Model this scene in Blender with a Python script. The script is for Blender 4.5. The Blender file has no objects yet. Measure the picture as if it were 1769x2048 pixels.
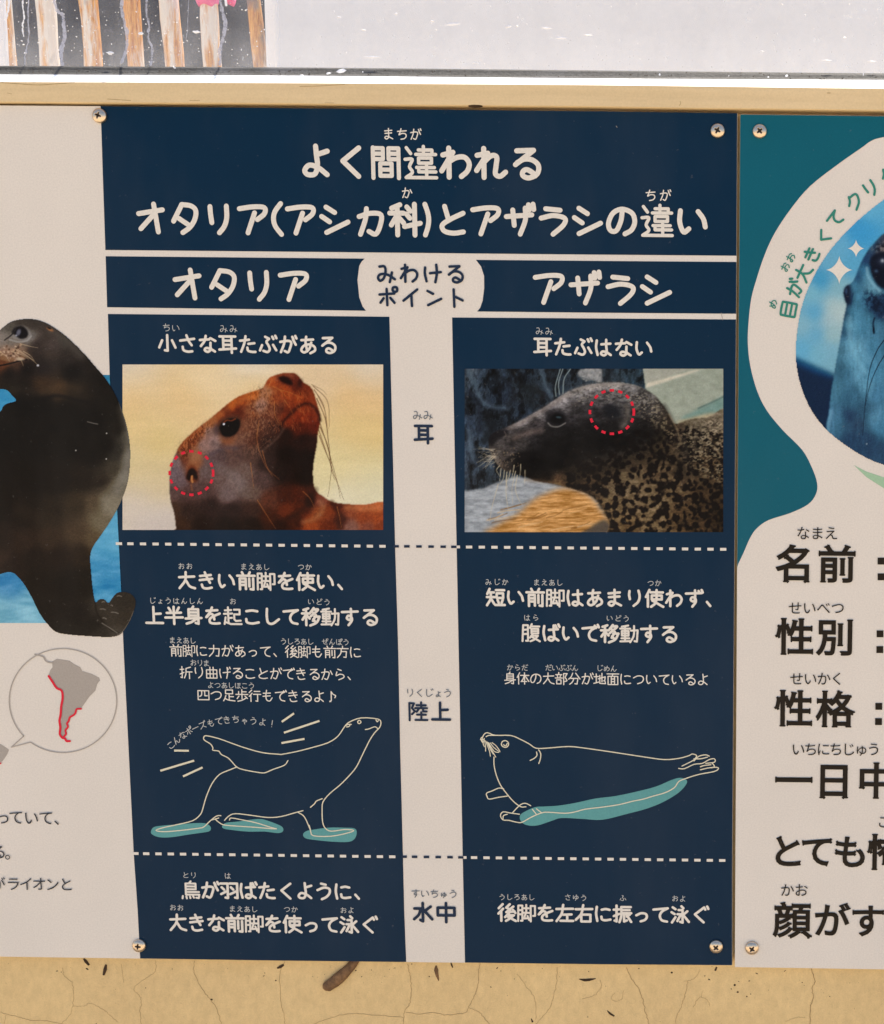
import bpy, math, random
import numpy as np
from mathutils import Vector, Euler, Matrix
from mathutils.geometry import tessellate_polygon

sc = bpy.context.scene
COL = sc.collection
rnd = random.Random(7)
rng = np.random.RandomState(11)

# ------------------------------------------------------------------ camera
F_PX, W_PX, H_PX, SHX = 2600.0, 1769.0, 2048.0, 691.24
cam_d = bpy.data.cameras.new('camera')
cam = bpy.data.objects.new('camera', cam_d)
COL.objects.link(cam)
cam.location = (0.45802, -0.880162, -0.165714)
cam.rotation_euler = (math.radians(83.60112), math.radians(-0.608694), math.radians(0.211123))
cam_d.sensor_fit = 'VERTICAL'
cam_d.sensor_height = 36.0
cam_d.lens = F_PX / H_PX * 36.0
cam_d.shift_x = -SHX / H_PX
cam_d.clip_start = 0.02
cam_d.clip_end = 500
sc.camera = cam

# ------------------------------------------------------------------ sky and sun
SUN_EL, SUN_AZ = 68.0, 8.0          # the sun stands high, just behind the wall
world = bpy.data.worlds.new('World')
sc.world = world
world.use_nodes = True
wn = world.node_tree
sky = wn.nodes.new('ShaderNodeTexSky')
sky.sky_type = 'NISHITA'
sky.sun_disc = False
sky.sun_elevation = math.radians(SUN_EL)
sky.sun_rotation = math.radians(SUN_AZ)
sky.air_density = 0.8
sky.dust_density = 2.2
sky.ozone_density = 0.6
bg = wn.nodes['Background']
bg.inputs['Strength'].default_value = 0.10
wn.links.new(sky.outputs[0], bg.inputs['Color'])
sun_d = bpy.data.lights.new('sun', 'SUN')
sun_d.energy = 3.6
sun_d.angle = math.radians(0.6)
sun_d.color = (1.0, 0.91, 0.77)
sun = bpy.data.objects.new('sun', sun_d)
COL.objects.link(sun)
_e, _a = math.radians(SUN_EL), math.radians(SUN_AZ)
_dir = Vector((math.sin(_a) * math.cos(_e), math.cos(_a) * math.cos(_e), math.sin(_e)))
sun.rotation_euler = _dir.to_track_quat('Z', 'Y').to_euler()
sc.view_settings.view_transform = 'Standard'
sc.view_settings.look = 'None'
sc.view_settings.gamma = 1.0
sc.view_settings.exposure = 1.41

# ------------------------------------------------------------------ plane of the boards: x right, z up, y into the wall
ROT = np.array(cam.rotation_euler.to_matrix())
CAM = np.array(cam.location)

def at(px, py, y=0.0):
    """points of the vertical plane at depth y seen at photograph pixels"""
    px = np.asarray(px, float); py = np.asarray(py, float)
    d = np.stack([(px - (W_PX / 2 + SHX)) / F_PX, (H_PX / 2 - py) / F_PX, -np.ones_like(px)], -1) @ ROT.T
    t = (y - CAM[1]) / d[..., 1]
    return CAM + d * t[..., None]

def at1(px, py, y=0.0):
    return Vector(at(px, py, y).tolist())

# ------------------------------------------------------------------ object helpers
def link(name, me, parent=None, mat=None):
    o = bpy.data.objects.new(name, me)
    COL.objects.link(o)
    if mat is not None and me is not None:
        me.materials.append(mat)
    if parent is not None:
        o.parent = parent
    return o

def mesh(name, verts, faces, mat, parent=None, smooth=False):
    me = bpy.data.meshes.new(name)
    me.from_pydata([tuple(v) for v in verts], [], faces)
    me.update()
    if smooth:
        me.polygons.foreach_set('use_smooth', [True] * len(me.polygons))
    return link(name, me, parent, mat)

def tag(o, label, cat=None, group=None, kind=None):
    if label: o['label'] = label
    if cat: o['category'] = cat
    if group: o['group'] = group
    if kind: o['kind'] = kind
    return o

def box_vf(x0, x1, y0, y1, z0, z1):
    v = [(x0, y0, z0), (x1, y0, z0), (x1, y1, z0), (x0, y1, z0), (x0, y0, z1), (x1, y0, z1), (x1, y1, z1), (x0, y1, z1)]
    f = [(0, 1, 5, 4), (1, 2, 6, 5), (2, 3, 7, 6), (3, 0, 4, 7), (4, 5, 6, 7), (3, 2, 1, 0)]
    return v, f

def box(name, x0, x1, y0, y1, z0, z1, mat, parent=None, bevel=0):
    v, f = box_vf(x0, x1, y0, y1, z0, z1)
    o = mesh(name, v, f, mat, parent)
    if bevel:
        m = o.modifiers.new('bevel', 'BEVEL'); m.width = bevel; m.segments = 2
    return o

# ------------------------------------------------------------------ materials
def lin(c):
    c = np.asarray(c, float) / 255.0
    return np.where(c <= 0.04045, c / 12.92, ((c + 0.055) / 1.055) ** 2.4)

WHITE_PX = lin((209, 198, 185))
WHITE_ALB = np.array((0.72, 0.668, 0.59))
def ink(c):
    """print colour as it photographs beside the white of the board -> albedo"""
    return np.clip(lin(c) / WHITE_PX * WHITE_ALB, 0.0, 0.9)

def new_mat(name):
    m = bpy.data.materials.new(name); m.use_nodes = True
    nt = m.node_tree
    return m, nt, nt.nodes['Principled BSDF'], nt.links

def noise(nt, scale, detail=3, rough=0.5, coord='Object', stretch=None):
    tc = nt.nodes.new('ShaderNodeTexCoord')
    n = nt.nodes.new('ShaderNodeTexNoise')
    n.inputs['Scale'].default_value = scale
    n.inputs['Detail'].default_value = detail
    n.inputs['Roughness'].default_value = rough
    if stretch:
        mp = nt.nodes.new('ShaderNodeMapping'); mp.inputs['Scale'].default_value = stretch
        nt.links.new(tc.outputs[coord], mp.inputs[0]); nt.links.new(mp.outputs[0], n.inputs['Vector'])
    else:
        nt.links.new(tc.outputs[coord], n.inputs['Vector'])
    return n

def mixc(nt, fac, a, b, mode='MIX'):
    mx = nt.nodes.new('ShaderNodeMix'); mx.data_type = 'RGBA'; mx.blend_type = mode
    for s, v in ((0, fac), (6, a), (7, b)):
        if hasattr(v, 'is_output') or isinstance(v, bpy.types.NodeSocket):
            nt.links.new(v, mx.inputs[s])
        elif s == 0:
            mx.inputs[0].default_value = v
        else:
            mx.inputs[s].default_value = (*v, 1) if len(v) == 3 else v
    return mx.outputs[2]

def ramp(nt, src, stops):
    r = nt.nodes.new('ShaderNodeValToRGB')
    nt.links.new(src, r.inputs[0])
    el = r.color_ramp.elements
    while len(el) < len(stops): el.new(0.5)
    for e, (p, c) in zip(el, stops):
        e.position = p
        e.color = (*c, 1) if not np.isscalar(c) else (c, c, c, 1)
    return r.outputs[0]

def bump(nt, bsdf, height, strength, dist=0.001):
    b = nt.nodes.new('ShaderNodeBump')
    b.inputs['Strength'].default_value = strength
    b.inputs['Distance'].default_value = dist
    nt.links.new(height, b.inputs['Height'])
    nt.links.new(b.outputs[0], bsdf.inputs['Normal'])

def print_mat(name, color=None, attr=False, rough=0.38, spec=0.11):
    m, nt, b, L = new_mat(name)
    if attr:
        a = nt.nodes.new('ShaderNodeAttribute'); a.attribute_name = 'print'
        base = a.outputs['Color']
    else:
        base = None
    g = noise(nt, 900, 2, 0.6)
    g2 = noise(nt, 14, 4, 0.6)
    gr = ramp(nt, g.outputs[0], [(0.25, 0.93), (0.75, 1.07)])
    g3 = ramp(nt, g2.outputs[0], [(0.3, 0.975), (0.7, 1.02)])
    c1 = mixc(nt, 1.0, base if base is not None else tuple(color), gr, 'MULTIPLY')
    c2 = mixc(nt, 1.0, c1, g3, 'MULTIPLY')
    n5 = noise(nt, 230, 3, 0.7); n6 = noise(nt, 5, 5, 0.7, stretch=(1, 1, 0.35))
    dust = nt.nodes.new('ShaderNodeMath'); dust.operation = 'ADD'
    L.new(ramp(nt, n5.outputs[0], [(0.66, 0.0), (0.80, 0.16)]), dust.inputs[0]); L.new(ramp(nt, n6.outputs[0], [(0.48, 0.0), (0.80, 0.035)]), dust.inputs[1])
    c2 = mixc(nt, dust.outputs[0], c2, (0.46, 0.42, 0.37))
    L.new(c2, b.inputs['Base Color'])
    L.new(ramp(nt, n6.outputs[0], [(0.35, rough - 0.06), (0.7, rough + 0.12)]), b.inputs['Roughness'])
    b.inputs['Specular IOR Level'].default_value = spec
    w = noise(nt, 9, 2, 0.5)
    bump(nt, b, w.outputs[0], 0.25, 0.002)
    return m

M = {}
M['white'] = print_mat('white_laminate', ink((209, 198, 185)))
M['navy'] = print_mat('navy_ink', ink((0, 34, 56)))
M['navytext'] = print_mat('dark_navy_ink', ink((28, 42, 62)))
M['greytext'] = print_mat('soft_grey_ink', ink((92, 98, 104)))
M['cream'] = print_mat('cream_ink', ink((212, 202, 188)))
M['cream2'] = print_mat('thin_cream_ink', ink((176, 174, 168)))
M['drawline'] = print_mat('drawing_line_ink', ink((206, 196, 170)))
M['teal'] = print_mat('teal_ink', ink((10, 84, 98)))
M['aqua'] = print_mat('aqua_ink', ink((86, 142, 139)))
M['green'] = print_mat('green_ink', ink((50, 122, 105)))
M['palegreen'] = print_mat('pale_green_ink', ink((150, 178, 145)))
M['red'] = print_mat('red_ink', ink((205, 30, 52)))
M['black'] = print_mat('black_ink', ink((32, 25, 18)))
M['mapgrey'] = print_mat('map_grey_ink', ink((158, 147, 136)))
M['darktext'] = print_mat('slate_text_ink', ink((44, 46, 52)))
M['photo'] = print_mat('printed_photo', attr=True, rough=0.34, spec=0.05)

# ------------------------------------------------------------------ lettering drawn stroke by stroke
# every glyph: strokes on a 100 x 100 cell, four digits a point; '-' = straight segments, otherwise a smooth curve
G = {
    'よ': '-54308420 500652345460468624881676306156688288', 'く': '-741026482648 -26487292', 'わ': '-30083092 -12284220 -42200874 245250367634905284746690',
    'れ': '-30083092 -10284222 -42220872 2256503068326658648278889476', 'る': '-24147412 -74122054 26484638704088568480609242864274546872787886',
    'み': '16183816463044553478188808741658405466629280 -78466694', 'け': '162014502288 -40489442 720674506692',
    'さ': '-12348624 460656347258 2466288450927490', 'な': '-10306026 420834361462 -66209234 66446564668050923484427264768890',
    'た': '-10325826 400832461490 -54488644 4868528472909090', 'ふ': '-38105820 582044365456607648902684 -20540882 -78529480',
    'か': '103650306838626650903284 360830461290 -78229250', 'あ': '-16267822 420838404684 683856723090147828565848846086806294',
    'は': '161412502090 -40348830 66106640687854923884467268769090', 'い': '1420125424844074 682284449068',
    'き': '-16267420 -14488040 420654366862 2472308850937688', 'を': '-16247420 460634321458 1856364052485670 863850543270368862928490',
    'こ': '202450207824 1866228450908484', 'し': '26102450308454908866', 'て': '-10248616 86165634445854828290',
    'ま': '-18267820 -20467642 50065040507634921882307052748490', 'り': '241222342656 7210784070704692', 'す': '-08249220 56065650486634584044564860684294',
    'う': '-36086014 164450307836805864803894', 'に': '161212501890 422862248428 4066448262868882', 'つ': '104044247828885074744286',
    'と': '-28103846 843046482066268454908486', 'の': '52204850348016801058242852168228905480786090', 'ち': '-12288622 42063434245650447848846868864092',
    'お': '-12305824 360836503484168416684450745284726490 -70228836', 'え': '-38086016 -22367832 -78321690 4064546260848890',
    'ろ': '-22147412 -74121858 26525438825082744492', 'も': '42063650428466908466 -16307228 -14547050', 'ら': '-36086218 283022605048785480744292',
    'せ': '-08449236 7010704066645464 3014306040848286', 'ん': '500832441290 129030624656528468889062',
    'ほ': '161412502090 -42208818 -42428840 66206650687854923884467268769090', 'め': '202630544276 601250542686127624465432844688706090',
    'ゆ': '162012522070304654268236845860704258 580864504494', 'や': '10464630802886466458 -50086022 261642505694', 'オ': '-13368624 -60077190 -57401881',
    'タ': '42081558 420870128426805264764292 -32506270', 'リ': '241425362862 7412744666725092', 'ア': '08205014841684346252 -54323292',
    'シ': '-22144830 -08423258 -22908858', 'カ': '174250328436807066944686 401836502095', 'ザ': '-08408634 -28203266 661466505092 -76047820 -90029218',
    'ラ': '-26167020 12445036844480644892', 'ポ': '-10408434 -46124892 -30581480 -64568480 880297059914972288267922761479058802', 'イ': '-84121468 -54405694',
    'ン': '-20184832 -22888856', 'ト': '-36083894 -38428062', 'ー': '-10509050', 'ズ': '-16207616 762058541490 -54608686 -82048618 -94009614',
    'ク': '361230361456 3418781674604094', '、': '-14683290', '！': '-50105064 -50865088', '(': '58044028355040725896', ')': '32044028435040723296',
    '♪': '-44104480 4410583078427258 -44803290 -34844088',
    '間': '-14101494 -1412421242421442 -14274227 -8694861258125842 -58428442 -58278427 -34546654668834883454 -34716671',
    '違': '-10102226 06422642186226780892 -08929492 -4416821682289228 -58065828 -36289228 -44388038805244524438 -38648864 -44644476 -44769276 -66526688',
    '科': '-36081218 -06324632 -28142894 -26401066 -30424660 -56146626 -54346446 -48709460 -78067894', '小': '-500850865086 -50863684 -24340870 -74349070',
    '耳': '-10129012 -28142876 -70127094 -28336833 -28546854 -08789272', '大': '-12348830 460842501290 485464809090',
    '前': '-30063618 -70066418 -06249424 -1894183848384892 -18554855 -18714871 -66386678 -863886947292',
    '脚': '-089410121012 -1012301230922292 -10363036 -10583058 -38266226 -50085050 -36506650 -48503880 -38806278 -56666488 -7214941494668466 -72147296',
    '使': '-26080844 -18341894 -32209420 -38368836885638563836 -62086260 606054783494 -40629694', '上': '-46084688 -48448242 -08909290',
    '半': '-24123428 -76106628 -14388636 -06629460 -50065094',
    '身': '-50044216 -2618741874926088 -26182666 -26347434 -26507450 -10669062 -74623884 -38841492',
    '起': '-12224420 -28062850 -06404838 -28502882 -28624660 -14580892 -12824092 -40929492 -58188618864258425868 -58686676 -66769074',
    '移': '-38081416 -06344434 -26122694 -26400866 -28424460 -66064830 641488145048 -60287036 -76426072 -68509450 945078804696 -62647074',
    '動': '-44081214 -04245424 -12364636466012601236 -12484648 -28122888 -10745074 -04905888 -5834923288907688 741072605494',
    '短': '-20080834 -14264226 -06504650 262624600692 -28604284 -52149414 -56308830885456545630 -60646680 -86628080 -48909690',
    '腹': '-069410121012 -1012341234922492 -10363434 -10583456 -54064426 -50189218 -52308630865452545230 -52428642 -60544476 -58668466 846668844694 -54729494',
    '鳥': '-50044214 -2416741674462446 -24162462 -24317431 -24609060 -2460247492748892 -88927690 -08820694 -26842894 -44844692 -60826490',
    '羽': '-0814441444903288 -14342646 -10703656 -5414921492908088 -60347246 -56708456',
    '泳': '-12122622 -06382248 -08922664 -56066616 -4226622662925088 -36485448 54483684 -86326650 -62489488',
    '後': '-28060828 -30300656 -20462094 -64064624 -46246634 -82184648 -46488844 -80369252 -60524074 -56648464 846462824494 -54729494',
    '左': '-08289226 420634520892 -40588456 -62586288 -28909290', '右': '-08289226 460636520884 -36568256829236923656',
    '振': '-06283426 -200620901086 -06623450 -44149214 441444603494 -54308630 -48469446 -584658907284 -86547264 -66489492',
    '陸': '-10101094 -10103212 32122234 22343650 36502264 -44208820 -66066634 -38349434 -56364452 -743676509250 -46668866 -66546690 -38929492',
    '水': '-500650923886 -12324032 403232601082 -86225844 -52369282', '中': '-12288828886412641228 -50065096', '力': '-1234863480906288 460842561292',
    '方': '-50065022 -08249224 402436601092 -3846784674905888', '折': '-06283426 -200620901086 -06623450 -84105020 502048603692 -50469446 -74467496',
    '曲': '-12288828889012901228 -12588858 -38083890 -62086290', '四': '-10189018908610861018 381836502262 -601860567856',
    '足': '-24107610763824382410 -50385084 -52608260 -26521874 18740892 187446869292',
    '歩': '-50065040 -52228222 -26202640 -06429442 -50485076 -28541474 -72549072 826850861894',
    '行': '-28080828 -30320856 -20482094 -46188818 -40409440 -704070925690',
    '体': '-26080844 -18341894 -32289428 -62086294 602852543676 -64289474 -46747874',
    '部': '-30043016 -08205220 -18262442 -44243842 -04465646 -14604660469014901460 -66129212 -92127640 764090647472 -66126696',
    '分': '380826360854 -60089252 -2248764870905488 464836741692', '地': '-06343832 -22122278 -04844074 -3650883484667664 -64086472 -4824488490868872',
    '面': '-06129412 -50144430 -14308630869214921430 -38303892 -62306292 -38506250 -38706270', '目': '50101812142214781890509082908678862282125010 -24377637 -24647664',
}
DAK = ' -75098121 -91049717'
for a_, b_ in zip('がぶばずでぐじげどだぜ', 'かふはすてくしけとたせ'):
    G[a_] = G[b_] + DAK
G['ぽ'] = G['ほ'] + ' 880297059914972288267922761479058802'
G['べ'] = '0870364046448880'
SMALL = {'っ': 'つ', 'ょ': 'よ', 'ゅ': 'ゆ', 'ゃ': 'や'}

def catmull(p, closed=False, n=5):
    p = np.asarray(p, float)
    if len(p) < 3: return p
    q = np.vstack([2 * p[0] - p[1], p, 2 * p[-1] - p[-2]]) if not closed else np.vstack([p[-1], p, p[0], p[1]])
    out = []
    for i in range(1, len(q) - 2):
        a, b, c, d = q[i - 1], q[i], q[i + 1], q[i + 2]
        for k in range(n):
            t = k / n
            out.append(0.5 * (2 * b + (c - a) * t + (2 * a - 5 * b + 4 * c - d) * t * t + (3 * b - a - 3 * c + d) * t ** 3))
    if not closed: out.append(q[-2])
    return np.array(out)

_gc = {}
def glyph(ch):
    if ch in _gc: return _gc[ch]
    sm = ch in SMALL
    out = []
    for s in G[SMALL.get(ch, ch)].split():
        straight = s[0] == '-'
        d = s.lstrip('-')
        if len(d) % 4: raise ValueError('glyph ' + ch + ' ' + s)
        p = np.array([(int(d[i:i + 2]), int(d[i + 2:i + 4])) for i in range(0, len(d), 4)], float) / 100 - 0.5
        p = np.array([p[0]] + [p[i] for i in range(1, len(p)) if np.abs(p[i] - p[i - 1]).sum() > 1e-6])
        if sm: p = p * 0.72 + np.array([-0.0, 0.14])
        p = p * 0.95
        if straight:
            out += [p[i:i + 2] for i in range(len(p) - 1)]
        else:
            out.append(catmull(p))
    _gc[ch] = out
    return out

class Strokes:
    """flat ribbons with round ends; each lies a hair above the one before"""
    def __init__(s): s.v = []; s.f = []; s.k = 0
    def add(s, P, w, caps=True, y0=0.0):
        P = np.asarray(P, float)           # board coordinates (x, z) in metres
        if len(P) < 2: return
        d = np.diff(P, axis=0); L = np.hypot(d[:, 0], d[:, 1]); L[L < 1e-9] = 1e-9
        d /= L[:, None]
        t = np.vstack([d[:1], d[:-1] + d[1:], d[-1:]]); t /= np.maximum(np.hypot(t[:, 0], t[:, 1]), 1e-6)[:, None]
        nrm = np.stack([-t[:, 1], t[:, 0]], 1)
        base = len(s.v); y = y0 - s.k * 7e-6
        h = w / 2
        for i, (p, n) in enumerate(zip(P, nrm)):
            yy = y - i * 6e-7
            s.v.append((p[0] + n[0] * h, yy, p[1] + n[1] * h)); s.v.append((p[0] - n[0] * h, yy, p[1] - n[1] * h))
        for i in range(len(P) - 1):
            a = base + 2 * i
            s.f.append((a, a + 1, a + 3, a + 2))
        if caps:
            for (i, sg) in ((0, -1), (len(P) - 1, 1)):
                n = nrm[i]; tt = t[i] * sg; p = P[i]; yy = s.v[base + 2 * i][1]
                ring = [base + 2 * i]
                for q in range(1, 6):
                    a = math.pi * q / 6
                    o = n * math.cos(a) + tt * math.sin(a)
                    s.v.append((p[0] + o[0] * h, yy, p[1] + o[1] * h)); ring.append(len(s.v) - 1)
                ring.append(base + 2 * i + 1)
                s.f.append(tuple(ring) if sg > 0 else tuple(reversed(ring)))
        s.k = (s.k + 1) % 24
    def build(s, name, mat, parent):
        v = np.array(s.v); f = []
        for q in s.f:                       # make every face look at the viewer (-y)
            a, b, c = v[q[0]], v[q[1]], v[q[2]]
            cr = (b[0] - a[0]) * (c[2] - a[2]) - (b[2] - a[2]) * (c[0] - a[0])
            f.append(q if cr > 0 else tuple(reversed(q)))
        return mesh(name, s.v, f, mat, parent)

LAY_INK, LAY_PHOTO, LAY_TEXT = -0.00015, -0.0003, -0.00045

def px_scale(px, py):
    a = at(px - 5, py); b = at(px + 5, py)
    return np.linalg.norm(b - a) / 10

def write(text, p0, p1, em, w, mat, parent, name='lettering', rots=None, pts=None, squash=1.0):
    """p0, p1: photograph pixels of the first and last glyph's centre; em and stroke width in those pixels"""
    S = Strokes()
    n = len(text)
    for i, ch in enumerate(text):
        if ch == ' ': continue
        if pts is not None:
            cx, cy = pts[i]
        else:
            t = i / max(n - 1, 1)
            cx, cy = p0[0] + (p1[0] - p0[0]) * t, p0[1] + (p1[1] - p0[1]) * t
        c = at(cx, cy); sc_ = px_scale(cx, cy)
        e = em * sc_ * (1.05 if ch > '一' else 1.0)
        ang = math.radians(rots[i]) if rots is not None else 0.0
        ca, sa = math.cos(ang), math.sin(ang)
        gl = glyph(ch)
        ww = w * sc_ * (0.66 if ch == '違' and em > 60 else 0.80 if len(gl) > 13 else 1.0)
        for st in gl:
            X = st[:, 0] * e * squash; Z = -st[:, 1] * e
            S.add(np.stack([c[0] + X * ca - Z * sa, c[2] + X * sa + Z * ca], 1), ww, y0=LAY_TEXT)
    return S.build(name, mat, parent)

def typeset(chars, em, mat, parent, bold=0.0, name='lettering', thin=1.0):
    """[(char, px, py)] set with the sans face, each centred on a photograph pixel"""
    T = Strokes()
    for it in chars:
        ch, px, py = it[:3]; e2 = it[3] if len(it) > 3 else em
        cu = bpy.data.curves.new('g', 'FONT'); cu.body = ch; cu.size = 1.0; cu.offset = min(bold, 0.0)
        cu.resolution_u = 4
        o = bpy.data.objects.new('g', cu); COL.objects.link(o)
        dg = bpy.context.evaluated_depsgraph_get()
        me = o.evaluated_get(dg).to_mesh()
        c = at(px, py); s = px_scale(px, py) * e2
        f = lambda v: (c[0] + (v.co.x - 0.5) * s, c[2] + (v.co.y - 0.38) * s)
        b = len(T.v)
        for v in me.vertices:
            q = f(v); T.v.append((q[0], LAY_TEXT - 0.0003, q[1]))
        cnt = {}
        for p in me.polygons:
            T.f.append(tuple(b + k for k in p.vertices))
            for e in p.edge_keys: cnt[e] = cnt.get(e, 0) + 1
        if bold > 0:                       # heavier face: ribbons with square ends along the outline
            nb = {}
            for e, n in cnt.items():
                if n == 1:
                    for i in (0, 1): nb.setdefault(e[i], []).append(e[1 - i])
            seen = set()
            for v0 in nb:
                if v0 in seen: continue
                loop = [v0]; seen.add(v0); cur = v0
                while True:
                    nx = [q for q in nb[cur] if q not in seen]
                    if not nx: break
                    cur = nx[0]; seen.add(cur); loop.append(cur)
                P = [f(me.vertices[q]) for q in loop]; n = len(P)
                for i in range(n):
                    p, q = np.array(P[i]), np.array(P[(i + 1) % n]); d = q - p; L = np.hypot(*d)
                    if L < 1e-7: continue
                    d = d / L * min(bold * s * 0.92, L) if L > bold * s * 2 else d * 0
                    T.add(np.array([p - d, q + d]), bold * 2 * s, caps=bool(L <= bold * s * 4), y0=LAY_TEXT)
        o.evaluated_get(dg).to_mesh_clear()
        bpy.data.objects.remove(o); bpy.data.curves.remove(cu)
    return T.build(name, mat, parent)

def Strokes_build(V, Fc, name, mat, parent):
    S = Strokes(); S.v = V; S.f = Fc
    return S.build(name, mat, parent)

def sheet(name, pts, mat, parent, y=LAY_INK, smooth=False):
    """flat printed area with the outline given in photograph pixels"""
    p = np.asarray(pts, float)
    if smooth: p = catmull(p, closed=True, n=4)
    P = at(p[:, 0], p[:, 1])
    P[:, 1] = y
    tri = tessellate_polygon([[Vector((q[0], q[2], 0)) for q in P]])
    S = Strokes(); S.v = [tuple(q) for q in P]; S.f = [tuple(t) for t in tri]
    return S.build(name, mat, parent)

def plines(lines, w, mat, parent, name, smooth=True, y=LAY_TEXT):
    S = Strokes()
    for l in lines:
        p = np.asarray(l, float)
        if smooth and len(p) > 2: p = catmull(p, n=3)
        P = at(p[:, 0], p[:, 1])[:, [0, 2]]
        S.add(P, w * px_scale(*p[0]), y0=y)
    return S.build(name, mat, parent)

# ------------------------------------------------------------------ painting the printed photographs (numpy canvas -> vertex colours)
def vnoise(h, w, cell, ax=1.0, oct_=3, seed=0):
    r = np.random.RandomState(seed); out = np.zeros((h, w)); amp = 1.0; tot = 0
    cy, cx = cell, cell * ax
    for _ in range(oct_):
        gh, gw = int(h / cy) + 3, int(w / cx) + 3
        g = r.rand(gh, gw)
        yy = np.arange(h) / cy; xx = np.arange(w) / cx
        y0 = yy.astype(int); x0 = xx.astype(int)
        fy = yy - y0; fx = xx - x0; fy = (fy * fy * (3 - 2 * fy))[:, None]; fx = (fx * fx * (3 - 2 * fx))[None]
        a = g[y0][:, x0]; b = g[y0][:, x0 + 1]; c = g[y0 + 1][:, x0]; d = g[y0 + 1][:, x0 + 1]
        out += amp * ((a * (1 - fx) + b * fx) * (1 - fy) + (c * (1 - fx) + d * fx) * fy); tot += amp
        amp *= 0.55; cy = max(cy / 2, 1.01); cx = max(cx / 2, 1.01)
    return out / tot - 0.5

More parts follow.
